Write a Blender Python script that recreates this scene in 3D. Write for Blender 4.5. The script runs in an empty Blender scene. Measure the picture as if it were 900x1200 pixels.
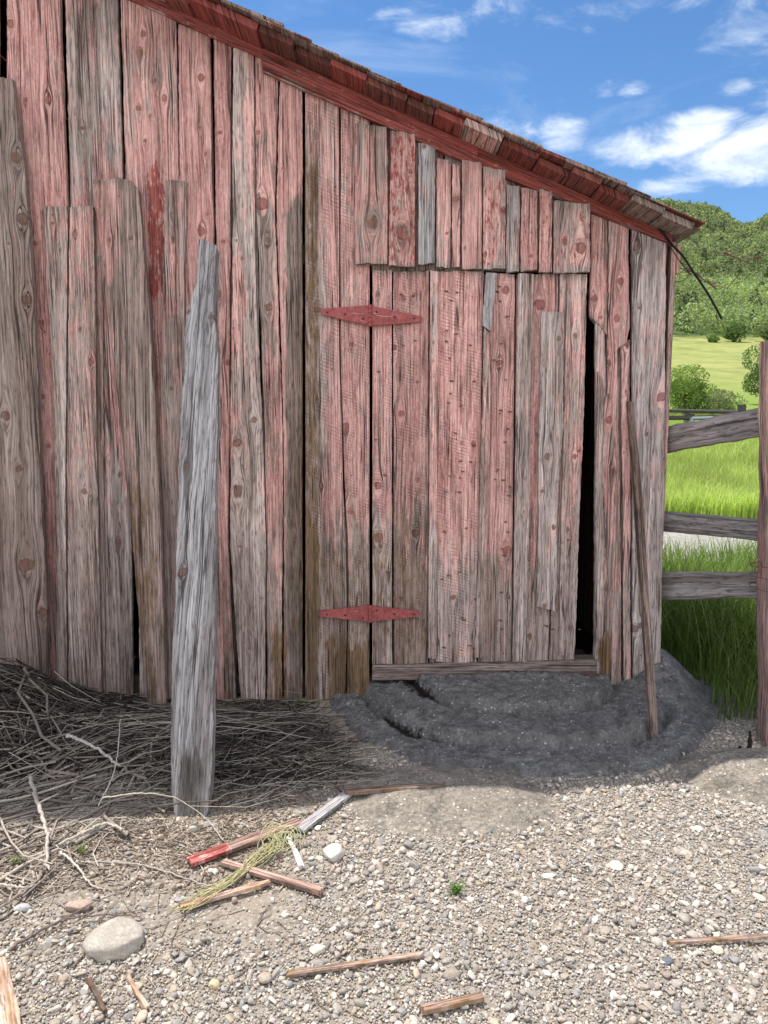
import bpy, math, random
import numpy as np
from mathutils import Vector

C = bpy.context.scene
COL = C.collection
random.seed(7)
RNG = np.random.default_rng(11)

# ---------------------------------------------------------------- camera
CAMH = 1.5
PITCH = math.radians(7.0)
FOC = 867.0                      # focal length in photo pixels (900 x 1200)
cam = bpy.data.objects.new('camera', bpy.data.cameras.new('camera'))
COL.objects.link(cam)
cam.location = (0, 0, CAMH)
cam.rotation_euler = (math.radians(90) - PITCH, 0, 0)
cam.data.sensor_fit = 'VERTICAL'
cam.data.sensor_height = 36.0
cam.data.lens = 36.0 * FOC / 1200.0
cam.data.clip_start = 0.05
cam.data.clip_end = 6000
C.camera = cam

# ---------------------------------------------------------------- light
SUN_DIR = Vector((0.33, -0.245, -1.0)).normalized()
sun = bpy.data.objects.new('sun', bpy.data.lights.new('sun', 'SUN'))
COL.objects.link(sun)
sun.data.energy = 3.5
sun.data.angle = math.radians(0.5)
sun.data.color = (1.0, 0.95, 0.88)
sun.rotation_euler = SUN_DIR.to_track_quat('-Z', 'Y').to_euler()
sun.location = (0, 0, 20)
SUN_EL = math.asin(-SUN_DIR.z)
SUN_ROT = math.atan2(-SUN_DIR.x, -SUN_DIR.y)

world = bpy.data.worlds.new('World')
C.world = world
world.use_nodes = True


class NT:
    """tiny helper for node trees"""
    def __init__(s, tree):
        s.t = tree
        s.n = tree.nodes
        s.l = tree.links

    def new(s, typ, **kw):
        n = s.n.new(typ)
        for k, v in kw.items():
            setattr(n, k, v)
        return n

    def put(s, sock, v):
        if hasattr(v, 'is_output') or isinstance(v, bpy.types.NodeSocket):
            s.l.new(v, sock)
        else:
            sock.default_value = v

    def m(s, op, a, b=None, c=None, clamp=False):
        n = s.new('ShaderNodeMath', operation=op, use_clamp=clamp)
        s.put(n.inputs[0], a)
        if b is not None: s.put(n.inputs[1], b)
        if c is not None: s.put(n.inputs[2], c)
        return n.outputs[0]

    def v(s, op, a, b=None):
        n = s.new('ShaderNodeVectorMath', operation=op)
        s.put(n.inputs[0], a)
        if b is not None: s.put(n.inputs[1], b)
        return n.outputs['Value'] if op in ('LENGTH', 'DOT_PRODUCT') else n.outputs[0]

    def noise(s, vec, scale=1.0, detail=3.0, rough=0.5, dist=0.0):
        n = s.new('ShaderNodeTexNoise')
        s.put(n.inputs['Vector'], vec)
        n.inputs['Scale'].default_value = scale
        n.inputs['Detail'].default_value = detail
        n.inputs['Roughness'].default_value = rough
        n.inputs['Distortion'].default_value = dist
        return n.outputs['Fac']

    def vor(s, vec, scale=1.0, feature='F1', out='Distance', rnd=1.0):
        n = s.new('ShaderNodeTexVoronoi', feature=feature)
        s.put(n.inputs['Vector'], vec)
        n.inputs['Scale'].default_value = scale
        n.inputs['Randomness'].default_value = rnd
        return n.outputs[out]

    def mr(s, val, a, b, c=0.0, d=1.0, smooth=False):
        n = s.new('ShaderNodeMapRange', interpolation_type='SMOOTHSTEP' if smooth else 'LINEAR')
        s.put(n.inputs['Value'], val)
        for k, x in zip(('From Min', 'From Max', 'To Min', 'To Max'), (a, b, c, d)):
            s.put(n.inputs[k], x)
        return n.outputs[0]

    def mix(s, f, a, b, blend='MIX'):
        n = s.new('ShaderNodeMix', data_type='RGBA', blend_type=blend)
        s.put(n.inputs[0], f)
        for i, x in ((6, a), (7, b)):
            if isinstance(x, (tuple, list)) and len(x) == 3: x = (*x, 1.0)
            s.put(n.inputs[i], x)
        return n.outputs[2]

    def attr(s, name, out='Vector'):
        n = s.new('ShaderNodeAttribute', attribute_name=name)
        return n.outputs[out]

    def sep(s, v):
        n = s.new('ShaderNodeSeparateXYZ')
        s.put(n.inputs[0], v)
        return n.outputs[0], n.outputs[1], n.outputs[2]

    def comb(s, x, y, z):
        n = s.new('ShaderNodeCombineXYZ')
        for i, a in enumerate((x, y, z)): s.put(n.inputs[i], a)
        return n.outputs[0]

    def grey(s, v):   # scalar to colour
        return s.comb(v, v, v)


wt = NT(world.node_tree)
wt.n.clear()
sky = wt.new('ShaderNodeTexSky', sky_type='NISHITA')
sky.sun_disc = False
sky.sun_elevation = SUN_EL
sky.sun_rotation = SUN_ROT
sky.altitude = 2200
sky.air_density = 1.15
sky.dust_density = 0.2
sky.ozone_density = 2.5
bg = wt.new('ShaderNodeBackground')
bg.inputs['Strength'].default_value = 0.125
wout = wt.new('ShaderNodeOutputWorld')
wt.l.new(bg.outputs[0], wout.inputs[0])
tc = wt.new('ShaderNodeTexCoord')
dirv = tc.outputs['Generated']


def sky_dir(px, py):
    a = (px - 450) / FOC
    b = (600 - py) / FOC
    d = Vector((a, math.cos(PITCH) + b * math.sin(PITCH), -math.sin(PITCH) + b * math.cos(PITCH)))
    return d.normalized()


# clouds: each a soft patch of the sky dome, broken up by noise
puffs = [  # px, py, half width, half height (radians), density
    (800, 165, 0.105, 0.030, 1.0), (885, 172, 0.11, 0.042, 1.05), (820, 140, 0.07, 0.020, 0.8), (862, 104, 0.040, 0.016, 0.70),
    (655, 158, 0.045, 0.030, 0.42), (600, 155, 0.055, 0.028, 0.33),
    (560, 22, 0.18, 0.030, 0.52), (720, 6, 0.22, 0.026, 0.55), (500, 40, 0.10, 0.03, 0.30),
    (690, 100, 0.05, 0.022, 0.36), (745, 106, 0.025, 0.014, 0.45), (610, 108, 0.13, 0.035, 0.28),
    (880, 42, 0.08, 0.025, 0.32), (780, 216, 0.07, 0.018, 0.60), (1150, 60, 0.25, 0.07, 1.0),
    (-400, 100, 0.3, 0.08, 0.9), (100, -500, 0.4, 0.2, 0.6), (1500, -200, 0.4, 0.1, 0.9)]
tot = None
for (px, py, wx, wz, dn) in puffs:
    c = sky_dir(px, py)
    dv = wt.v('SUBTRACT', dirv, (c.x, c.y, c.z))
    dv = wt.v('MULTIPLY', dv, (1 / wx, 0.6 / wx, 1 / wz))
    ln = wt.v('LENGTH', dv)
    e = wt.mr(ln, 1.25, 0.1, 0.0, dn, smooth=True)
    tot = e if tot is None else wt.m('MAXIMUM', tot, e)
nv = wt.v('MULTIPLY', dirv, (1.0, 1.0, 2.4))
n1 = wt.noise(nv, 9.0, 8.0, 0.62, 0.4)
n2 = wt.noise(wt.v('MULTIPLY', dirv, (1.0, 1.0, 3.5)), 4.0, 6.0, 0.6, 0.8)
cl = wt.m('ADD', tot, wt.m('MULTIPLY', wt.m('SUBTRACT', n1, 0.5), 2.3))
cl = wt.m('MULTIPLY', wt.mr(cl, 0.25, 1.15, 0, 1, smooth=True), wt.mr(tot, 0.0, 0.3, 0, 1, smooth=True))
thin = wt.m('MULTIPLY', wt.mr(n2, 0.5, 0.85, 0, 0.25, smooth=True), 1.0)
cl = wt.m('MAXIMUM', cl, thin)
# broken white cloud added behind the camera, out of view, to brighten the shaded wall
_, dy_, dz_ = wt.sep(dirv)
rear_fill = wt.m('MULTIPLY', wt.mr(dy_, -0.05, -0.45, 0, 1, smooth=True), wt.mr(wt.noise(dirv, 2.2, 6.0, 0.6, 0.3), 0.36, 0.52, 0, 0.95, smooth=True))

hs = wt.new('ShaderNodeHueSaturation')
hs.inputs['Saturation'].default_value = 1.18
hs.inputs['Value'].default_value = 0.78
wt.l.new(sky.outputs[0], hs.inputs['Color'])
skycol = wt.mix(cl, hs.outputs[0], (5.3, 5.6, 6.0))
skycol = wt.mix(rear_fill, skycol, (8.6, 8.5, 8.5))
wt.l.new(skycol, bg.inputs['Color'])

vs = C.view_settings
vs.view_transform = 'Standard'
vs.look = 'None'
vs.gamma = 1.0
vs.use_curve_mapping = False
vs.exposure = 0.80
C.render.film_transparent = False

# ---------------------------------------------------------------- maths helpers
FWD = np.array([0, math.cos(PITCH), -math.sin(PITCH)])
UPV = np.array([0, math.sin(PITCH), math.cos(PITCH)])
CAMP = np.array([0, 0, CAMH])
WALL = 3.87


def rays(px, py):
    px = np.asarray(px, float); py = np.asarray(py, float)
    a = (px - 450) / FOC; b = (600 - py) / FOC
    d = FWD + b[..., None] * UPV
    d = d.copy(); d[..., 0] += a
    return d


def on_plane(px, py, p0, n):
    """point where the sight line meets a real plane (wall, leaning board ...)"""
    d = rays(px, py)
    s = np.dot(np.asarray(p0) - CAMP, n) / (d @ n)
    return CAMP + d * s[..., None]


def on_wall(px, py, Y=WALL):
    return on_plane(px, py, np.array([0, Y, 0.]), np.array([0, 1., 0]))


def on_ground(px, py, z=0.0):
    return on_plane(px, py, np.array([0, 0, z]), np.array([0, 0, 1.]))


def G(px, py, z=0.0):
    p = on_ground(np.array(float(px)), np.array(float(py)), z)
    return Vector(p)


def hsh(i, j, s):
    n = (i.astype(np.int64) * 374761393 + j.astype(np.int64) * 668265263 + int(s) * 144665) & 0xffffffff
    n = ((n ^ (n >> 13)) * 1274126177) & 0xffffffff
    n = (n ^ (n >> 16)) & 0xffffffff
    return n / 4294967295.0


def vn(x, y, s=0):
    x = np.asarray(x, float); y = np.asarray(y, float)
    x, y = np.broadcast_arrays(x, y)
    i = np.floor(x); j = np.floor(y)
    fx = x - i; fy = y - j
    fx = fx * fx * (3 - 2 * fx); fy = fy * fy * (3 - 2 * fy)
    a = hsh(i, j, s); b = hsh(i + 1, j, s); c = hsh(i, j + 1, s); d = hsh(i + 1, j + 1, s)
    return (a + (b - a) * fx) * (1 - fy) + (c + (d - c) * fx) * fy


def fbm(x, y, s=0, o=4, g=0.5):
    t = 0; a = 1; n = 0
    for k in range(o):
        t = t + a * vn(np.asarray(x) * 2 ** k, np.asarray(y) * 2 ** k, s + k * 17); n += a; a *= g
    return t / n


def sst(x, a, b):
    t = np.clip((x - a) / (b - a), 0, 1)
    return t * t * (3 - 2 * t)


# ---------------------------------------------------------------- object helpers
def tag(o, label=None, cat=None, group=None, kind=None):
    if label: o['label'] = label
    if cat: o['category'] = cat
    if group: o['group'] = group
    if kind: o['kind'] = kind
    return o


def empty(name, loc, label=None, cat=None, group=None):
    o = bpy.data.objects.new(name, None)
    o.location = loc
    o.empty_display_size = 0.2
    COL.objects.link(o)
    return tag(o, label, cat, group)


class Geo:
    """collects vertices, faces and per-vertex attributes for ONE mesh"""
    def __init__(s):
        s.V = []; s.F4 = []; s.F3 = []; s.n = 0; s.at = {}; s.M4 = []; s.M3 = []

    def add(s, V, F4=None, F3=None, mat=0, **at):
        V = np.asarray(V, float).reshape(-1, 3)
        if F4 is not None and len(F4):
            F4 = np.asarray(F4, np.int64).reshape(-1, 4); s.F4.append(F4 + s.n); s.M4.append(np.full(len(F4), mat))
        if F3 is not None and len(F3):
            F3 = np.asarray(F3, np.int64).reshape(-1, 3); s.F3.append(F3 + s.n); s.M3.append(np.full(len(F3), mat))
        for k, a in at.items():
            a = np.asarray(a, float)
            if a.ndim == 1: a = np.tile(a, (len(V), 1))
            s.at.setdefault(k, []).append((s.n, a))
        s.V.append(V); s.n += len(V)

    def build(s, name, mats, parent=None, smooth=True, origin=None):
        V = np.concatenate(s.V)
        if origin is not None: V = V - np.array(origin)
        F4 = np.concatenate(s.F4) if s.F4 else np.zeros((0, 4), np.int64)
        F3 = np.concatenate(s.F3) if s.F3 else np.zeros((0, 3), np.int64)
        me = bpy.data.meshes.new(name)
        me.vertices.add(len(V))
        me.vertices.foreach_set('co', V.astype(np.float32).ravel())
        nl = F4.size + F3.size
        me.loops.add(nl)
        me.loops.foreach_set('vertex_index', np.concatenate([F4.ravel(), F3.ravel()]).astype(np.int32))
        npoly = len(F4) + len(F3)
        me.polygons.add(npoly)
        st = np.concatenate([np.arange(len(F4)) * 4, F4.size + np.arange(len(F3)) * 3]).astype(np.int32)
        me.polygons.foreach_set('loop_start', st)
        if not isinstance(mats, (list, tuple)): mats = [mats]
        for m in mats: me.materials.append(m)
        mi = np.concatenate(s.M4 + s.M3).astype(np.int32) if npoly else np.zeros(0, np.int32)
        me.polygons.foreach_set('material_index', mi)
        me.polygons.foreach_set('use_smooth', np.full(npoly, bool(smooth)))
        for k, lst in s.at.items():
            dim = lst[0][1].shape[1]
            arr = np.zeros((len(V), dim), np.float32)
            for n0, a in lst: arr[n0:n0 + len(a)] = a
            if dim == 4:
                at = me.attributes.new(k, 'FLOAT_COLOR', 'POINT'); at.data.foreach_set('color', arr.ravel())
            else:
                at = me.attributes.new(k, 'FLOAT_VECTOR', 'POINT'); at.data.foreach_set('vector', arr.ravel())
        me.update(calc_edges=True)
        me.validate()
        o = bpy.data.objects.new(name, me)
        if origin is not None: o.location = origin
        COL.objects.link(o)
        if parent is not None:
            o.parent = parent
            pl = Vector((0, 0, 0)); p = parent
            while p is not None: pl += p.location; p = p.parent
            o.location = Vector(origin if origin is not None else (0, 0, 0)) - pl
        return o


def grid_faces(nu, nv, off=0):
    i = np.arange(nu - 1); j = np.arange(nv - 1)
    I, J = np.meshgrid(i, j)
    a = (J * nu + I).ravel() + off
    return np.stack([a, a + 1, a + 1 + nu, a + nu], 1)


# ---------------------------------------------------------------- materials
def mat(name):
    m = bpy.data.materials.new(name)
    m.use_nodes = True
    m.node_tree.nodes.clear()
    t = NT(m.node_tree)
    out = t.new('ShaderNodeOutputMaterial')
    b = t.new('ShaderNodeBsdfPrincipled')
    b.inputs['Specular IOR Level'].default_value = 0.25
    t.l.new(b.outputs[0], out.inputs[0])
    return m, t, b, out


def bump(t, b, h, strength=0.5, dist=0.01):
    n = t.new('ShaderNodeBump')
    n.inputs['Strength'].default_value = strength
    n.inputs['Distance'].default_value = dist
    t.put(n.inputs['Height'], h)
    t.l.new(n.outputs[0], b.inputs['Normal'])


def wood_material(name):
    """weathered barn wood.  A = paint, ochre, dark, knot ; B = tone, grey, red, saw ; guv = across, along, seed"""
    m, t, b, out = mat(name)
    g = t.attr('guv')
    u, v, sd = t.sep(g)
    A = t.attr('A', 'Color'); paint, ochre, dark = t.sep(A); knot = t.attr('A', 'Alpha')
    B = t.attr('B', 'Color'); tone, grey, red = t.sep(B); saw = t.attr('B', 'Alpha')
    s31 = t.m('MULTIPLY', sd, 31.7)

    def P(su, sv, add=0.0):
        return t.comb(t.m('MULTIPLY', u, su), t.m('MULTIPLY', v, sv), t.m('ADD', s31, add))
    fine = t.noise(P(330, 5), 1, 3, 0.6)
    mid = t.noise(P(95, 1.8, 3), 1, 4, 0.6)
    broad = t.noise(P(22, 0.9, 6), 1, 4, 0.6)
    blot = t.noise(P(14, 5, 9), 1, 6, 0.65)
    speck = t.noise(P(130, 45, 12), 1, 4, 0.7)
    # bare wood
    gsum = t.m('ADD', t.m('MULTIPLY', fine, 0.30), t.m('ADD', t.m('MULTIPLY', mid, 0.42), t.m('MULTIPLY', broad, 0.28)))
    gr = t.mr(gsum, 0.34, 0.66, 0.0, 1.0)
    cgrey = t.mix(gr, (0.22, 0.165, 0.152), (0.78, 0.67, 0.63))
    cbrn = t.mix(gr, (0.135, 0.078, 0.060), (0.50, 0.345, 0.275))
    cgrey = t.mix(t.mr(grey, 0.82, 1.0), cgrey, t.mix(gr, (0.175, 0.166, 0.166), (0.66, 0.638, 0.645)))
    gm = t.m('ADD', grey, t.m('MULTIPLY', t.m('SUBTRACT', broad, 0.5), 1.4), clamp=True)
    bare = t.mix(gm, cbrn, cgrey)
    # paint
    pr = t.m('ADD', paint, t.m('MULTIPLY', t.m('SUBTRACT', blot, 0.5), 1.7))
    pr = t.m('ADD', pr, t.m('MULTIPLY', t.m('SUBTRACT', mid, 0.5), 1.3))
    pr = t.m('ADD', pr, t.m('MULTIPLY', t.m('SUBTRACT', speck, 0.5), 0.55))
    pm = t.mr(pr, 0.24, 0.58, 0, 1, smooth=True)
    pcol = t.mix(t.mr(gsum, 0.37, 0.60), (0.42, 0.150, 0.130), (0.88, 0.555, 0.51))
    pcol = t.mix(t.mr(t.noise(P(9, 3.5, 60), 1, 5, 0.7), 0.35, 0.62, 0.55, 0.0), pcol, (0.50, 0.215, 0.20))
    pcol = t.mix(t.mr(speck, 0.52, 0.66, 0.0, 0.45), pcol, (0.86, 0.68, 0.65))
    rm = t.m('ADD', red, t.m('MULTIPLY', t.m('SUBTRACT', t.noise(P(60, 16, 15), 1, 5, 0.7), 0.5), 1.5))
    rm = t.mr(rm, 0.42, 0.58, 0, 1, smooth=True)
    pcol = t.mix(t.m('MULTIPLY', rm, 0.95), pcol, t.mix(gsum, (0.17, 0.022, 0.017), (0.50, 0.090, 0.07)))
    col = t.mix(t.m('MULTIPLY', pm, 0.90), bare, pcol)
    # lichen / rust ochre
    om = t.mr(t.m('ADD', ochre, t.m('MULTIPLY', t.m('SUBTRACT', t.noise(P(40, 12, 20), 1, 5, 0.7), 0.5), 1.2)), 0.35, 0.75, 0, 1, smooth=True)
    col = t.mix(t.m('MULTIPLY', om, 0.82), col, t.mix(gr, (0.09, 0.05, 0.016), (0.33, 0.19, 0.07)))
    # dark weather stain, and the shade painted low on the wall
    dm = t.m('ADD', dark, t.m('MULTIPLY', t.m('MULTIPLY', dark, t.m('SUBTRACT', blot, 0.5)), 2.0), clamp=True)
    col = t.mix(t.m('MULTIPLY', dm, 0.85), col, t.mix(gr, (0.035, 0.028, 0.024), (0.13, 0.105, 0.085)))
    # fibre: short dark flecks and hairlines
    fl = t.mr(t.noise(P(150, 14, 70), 1, 3, 0.65), 0.50, 0.64, 0.0, 0.75)
    col = t.mix(t.m('MULTIPLY', fl, t.mr(pm, 0, 1, 1.0, 0.75)), col, t.v('MULTIPLY', col, (0.34, 0.30, 0.28)))
    hl = t.mr(t.noise(P(190, 2.2, 73), 1, 2, 0.5), 0.40, 0.62, 1.12, 0.74)
    col = t.v('MULTIPLY', col, t.grey(hl))
    # saw marks
    wv = t.new('ShaderNodeTexWave', wave_type='BANDS', bands_direction='Y', wave_profile='SIN')
    t.put(wv.inputs['Vector'], t.comb(0.0, t.m('ADD', t.m('ADD', v, t.m('MULTIPLY', u, 0.42)), t.m('MULTIPLY', broad, 0.02)), s31))
    wv.inputs['Scale'].default_value = 17
    wv.inputs['Distortion'].default_value = 3.5
    wv.inputs['Detail'].default_value = 2.0
    sawl = t.m('MULTIPLY', t.mr(wv.outputs['Fac'], 0.15, 0.55, 1.0, 0.0), t.m('MULTIPLY', saw, t.mr(t.noise(P(18, 7, 77), 1, 3, 0.6), 0.45, 0.62)))
    col = t.mix(t.m('MULTIPLY', sawl, 0.42), col, (0.13, 0.06, 0.05))
    # drying cracks along the grain
    cn = t.noise(P(42, 0.55, 30), 1, 2, 0.5)
    ck = t.mr(t.m('ABSOLUTE', t.m('SUBTRACT', cn, 0.5)), 0.006, 0.021, 1.0, 0.0)
    ck = t.m('MULTIPLY', ck, t.mr(t.noise(P(9, 1.1, 33), 1, 2, 0.5), 0.42, 0.52))
    cn2 = t.noise(P(120, 1.6, 36), 1, 2, 0.5)
    ck2 = t.m('MULTIPLY', t.mr(t.m('ABSOLUTE', t.m('SUBTRACT', cn2, 0.5)), 0.01, 0.05, 0.6, 0.0), t.mr(t.noise(P(20, 3, 39), 1, 2, 0.5), 0.5, 0.62))
    cks = t.m('MAXIMUM', ck, ck2)
    col = t.mix(t.m('MULTIPLY', cks, 0.85), col, (0.028, 0.018, 0.015))
    # knots
    ring = t.m('MULTIPLY', t.mr(knot, 0.12, 0.42), t.mr(t.m('SINE', t.m('MULTIPLY', knot, 62.0)), -0.2, 0.8, 0.0, 0.28))
    col = t.mix(ring, col, (0.13, 0.055, 0.035))
    kk = t.mr(t.m('ADD', knot, t.m('MULTIPLY', t.m('SUBTRACT', speck, 0.5), 0.12)), 0.50, 0.58)
    kc = t.mix(pm, t.mix(speck, (0.06, 0.028, 0.018), (0.26, 0.13, 0.085)), t.mix(speck, (0.15, 0.035, 0.03), (0.40, 0.13, 0.11)))
    col = t.mix(t.m('MULTIPLY', kk, 0.70), col, kc)
    ked = t.m('MULTIPLY', t.mr(knot, 0.46, 0.53), t.mr(knot, 0.64, 0.55))
    col = t.mix(t.m('MULTIPLY', t.m('MULTIPLY', ked, 0.7), t.mr(blot, 0.35, 0.6)), col, (0.06, 0.028, 0.022))
    # nail rust specks
    sp = t.vor(P(16, 9, 44), 1.0)
    spm = t.m('MULTIPLY', t.mr(sp, 0.035, 0.065, 1.0, 0.0), t.mr(t.noise(P(7, 2, 47), 1, 1), 0.45, 0.5))
    col = t.mix(t.m('MULTIPLY', spm, 0.85), col, (0.07, 0.025, 0.018))
    col = t.v('MULTIPLY', col, t.grey(tone))
    t.l.new(col, b.inputs['Base Color'])
    b.inputs['Roughness'].default_value = 0.85
    h = t.m('ADD', t.m('MULTIPLY', gsum, 0.8), t.m('MULTIPLY', cks, -1.0))
    h = t.m('ADD', h, t.m('MULTIPLY', sawl, -0.25))
    h = t.m('ADD', h, t.m('MULTIPLY', pm, 0.10))
    bump(t, b, h, 0.7, 0.005)
    return m


WOOD = wood_material('weathered_wood')


def simple(name, c1, c2, scale=20, rough=0.85, bstr=0.4, bdist=0.004, stretch=(1, 1, 1), metal=0.0, detail=5):
    m, t, b, out = mat(name)
    tc = t.new('ShaderNodeTexCoord')
    vec = t.v('MULTIPLY', tc.outputs['Object'], stretch)
    n = t.noise(vec, scale, detail, 0.65)
    n2 = t.noise(vec, scale * 0.17, 3, 0.5)
    f = t.mr(t.m('ADD', t.m('MULTIPLY', n, 0.7), t.m('MULTIPLY', n2, 0.3)), 0.34, 0.66)
    t.l.new(t.mix(f, c1, c2), b.inputs['Base Color'])
    b.inputs['Roughness'].default_value = rough
    b.inputs['Metallic'].default_value = metal
    bump(t, b, n, bstr, bdist)
    return m


def colattr(name, rough=0.8, transl=0.0, nscale=0, namp=0.3, spec=0.25, bstr=0.0):
    """material whose own colour comes from each piece's 'Col' attribute"""
    m, t, b, out = mat(name)
    col = t.attr('Col', 'Color')
    if nscale:
        tc = t.new('ShaderNodeTexCoord')
        n = t.noise(tc.outputs['Object'], nscale, 4, 0.65)
        col = t.v('MULTIPLY', col, t.grey(t.mr(n, 0.3, 0.7, 1 - namp, 1 + namp)))
        if bstr: bump(t, b, n, bstr, 0.004)
    t.l.new(col, b.inputs['Base Color'])
    b.inputs['Roughness'].default_value = rough
    b.inputs['Specular IOR Level'].default_value = spec
    if transl:
        tr = t.new('ShaderNodeBsdfTranslucent')
        t.l.new(t.v('MULTIPLY', col, (1.15, 1.25, 0.6)), tr.inputs['Color'])
        mx = t.new('ShaderNodeMixShader')
        mx.inputs[0].default_value = transl
        t.l.new(b.outputs[0], mx.inputs[1]); t.l.new(tr.outputs[0], mx.inputs[2])
        t.l.new(mx.outputs[0], out.inputs[0])
    return m


M_PEB = colattr('pebble', 0.75, nscale=160, namp=0.22, bstr=0.3)
M_TWIG = colattr('twig', 0.85, nscale=90, namp=0.3)
M_BLADE = colattr('grass_blade', 0.55, transl=0.35)
M_LEAF = colattr('leaf', 0.6, transl=0.45)
M_BARK = simple('bark', (0.05, 0.04, 0.03), (0.18, 0.15, 0.12), 30)
M_DARK = simple('dark_iron', (0.012, 0.011, 0.011), (0.05, 0.04, 0.035), 60, 0.6)
M_RUST = simple('rusty_wire', (0.07, 0.03, 0.018), (0.22, 0.12, 0.08), 120, 0.8)
M_CABLE = simple('black_cable', (0.010, 0.010, 0.011), (0.03, 0.03, 0.032), 80, 0.5)
M_HINGE = simple('painted_hinge', (0.20, 0.045, 0.042), (0.42, 0.12, 0.115), 45, 0.6, 0.4, 0.002)
M_CHIP = simple('bare_steel', (0.35, 0.25, 0.24), (0.6, 0.5, 0.48), 90, 0.6)
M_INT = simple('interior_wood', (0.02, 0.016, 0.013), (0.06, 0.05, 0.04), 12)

# ---------------------------------------------------------------- terrain
DPROF = [(-60, 0), (8, 0), (12, 0.03), (25, 0.75), (40, 1.25), (90, 5.2), (150, 14), (200, 22.5), (260, 36), (420, 90), (640, 178), (900, 215), (1400, 180), (3000, 150)]


def terr(x, y):
    x = np.asarray(x, float); y = np.asarray(y, float)
    ys = np.array([p[0] for p in DPROF]); hs_ = np.array([p[1] for p in DPROF])
    h = np.interp(y, ys, hs_)
    # soften the profile
    h = 0.5 * h + 0.25 * np.interp(y * 1.06, ys, hs_) + 0.25 * np.interp(y / 1.06, ys, hs_)
    az = x / np.maximum(y, 60)                       # direction from the yard
    k = sst(y, 230, 620)
    ridge = 1 + k * (0.03 * np.exp(-((az - 0.33) / 0.06) ** 2) - 0.10 * np.exp(-((az - 0.465) / 0.035) ** 2) + 0.10 * (fbm(az * 9 + 5, y / 400., 3, 3) - 0.5))
    h = h * ridge
    h = h + sst(y, 200, 400) * 16 * (fbm(x / 55., y / 55., 9, 4) - 0.5)
    h = h + sst(y, 10, 30) * 0.5 * (fbm(x / 9., y / 9., 21, 3) - 0.5)
    h = h * np.where(y < 8, 0, 1)
    # yard: slight unevenness, ruts
    near = 1 - sst(np.hypot(x, y - 3), 9, 18)
    yard = 0.030 * (fbm(x * 1.6 + 3, y * 1.6, 5, 4) - 0.5) + 0.008 * (fbm(x * 14, y * 14, 8, 3) - 0.5)
    return h + near * yard


def axis(fine0, fine1, step, lim0, lim1, grow=1.13):
    a = list(np.arange(fine0, fine1 + 1e-6, step))
    s = step; x = fine1
    while x < lim1: s *= grow; x += s; a.append(min(x, lim1))
    s = step; x = fine0; pre = []
    while x > lim0: s *= grow; x -= s; pre.append(max(x, lim0))
    return np.array(pre[::-1] + a)


gx = axis(-2.6, 2.8, 0.03, -2500, 2500, 1.09)
gy = axis(1.0, 5.2, 0.03, -300, 3000, 1.055)
GX, GY = np.meshgrid(gx, gy)
GZ = terr(GX, GY)
# no ground pokes through the barn sill


def ground_material():
    m, t, b, out = mat('ground_soil')
    tc = t.new('ShaderNodeTexCoord')
    P = tc.outputs['Object']
    x, y, z = t.sep(P)
    n1 = t.noise(P, 3.0, 5, 0.6); n2 = t.noise(P, 40, 5, 0.7); n3 = t.noise(P, 0.35, 3, 0.5)
    n4 = t.noise(P, 180, 4, 0.7)
    soil = t.mix(t.mr(n2, 0.3, 0.7), (0.22, 0.18, 0.14), (0.42, 0.36, 0.29))
    soil = t.mix(t.mr(n1, 0.35, 0.65, 0, 0.5), soil, (0.24, 0.21, 0.175))
    pv = t.vor(P, 75.0, out='Color'); pvd = t.vor(P, 75.0)
    px_, py_, pz_ = t.sep(pv)
    peb = t.mix(px_, (0.20, 0.18, 0.16), (0.50, 0.46, 0.41))
    soil = t.mix(t.m('MULTIPLY', t.mr(pvd, 0.55, 0.40), t.mr(n1, 0.40, 0.52)), soil, peb)
    grass = t.mix(t.mr(n2, 0.3, 0.7), (0.13, 0.19, 0.035), (0.26, 0.34, 0.08))
    dry = t.mix(t.mr(t.noise(t.v('MULTIPLY', P, (1.0, 0.8, 0)), 0.12, 8, 0.75), 0.35, 0.65), (0.17, 0.22, 0.055), (0.36, 0.35, 0.13))
    field = t.mix(t.mr(t.m('ADD', y, t.m('MULTIPLY', n3, 30)), 85, 125), grass, dry)
    hill = t.mix(t.mr(t.noise(P, 0.05, 6, 0.7), 0.4, 0.6), (0.035, 0.06, 0.02), (0.10, 0.15, 0.05))
    field = t.mix(t.mr(t.m('ADD', y, t.m('MULTIPLY', n3, 30)), 215, 232), field, hill)
    # grass to the right of and behind the barn
    edge = t.m('ADD', t.m('SUBTRACT', y, 3.75), t.m('MULTIPLY', t.m('SUBTRACT', n1, 0.5), 0.5))
    gm = t.m('MULTIPLY', t.mr(edge, 0.0, 0.3), 1.0)
    col = t.mix(gm, soil, field)
    t.l.new(col, b.inputs['Base Color'])
    b.inputs['Roughness'].default_value = 0.95
    b.inputs['Specular IOR Level'].default_value = 0.1
    bump(t, b, t.m('ADD', t.m('MULTIPLY', n2, 0.7), t.m('ADD', t.m('MULTIPLY', n4, 0.3), t.m('MULTIPLY', pvd, -0.6))), 0.8, 0.012)
    return m


gg = Geo()
gg.add(np.stack([GX, GY, GZ], -1), grid_faces(len(gx), len(gy)))
tag(gg.build('ground', ground_material()), kind='structure')

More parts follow.
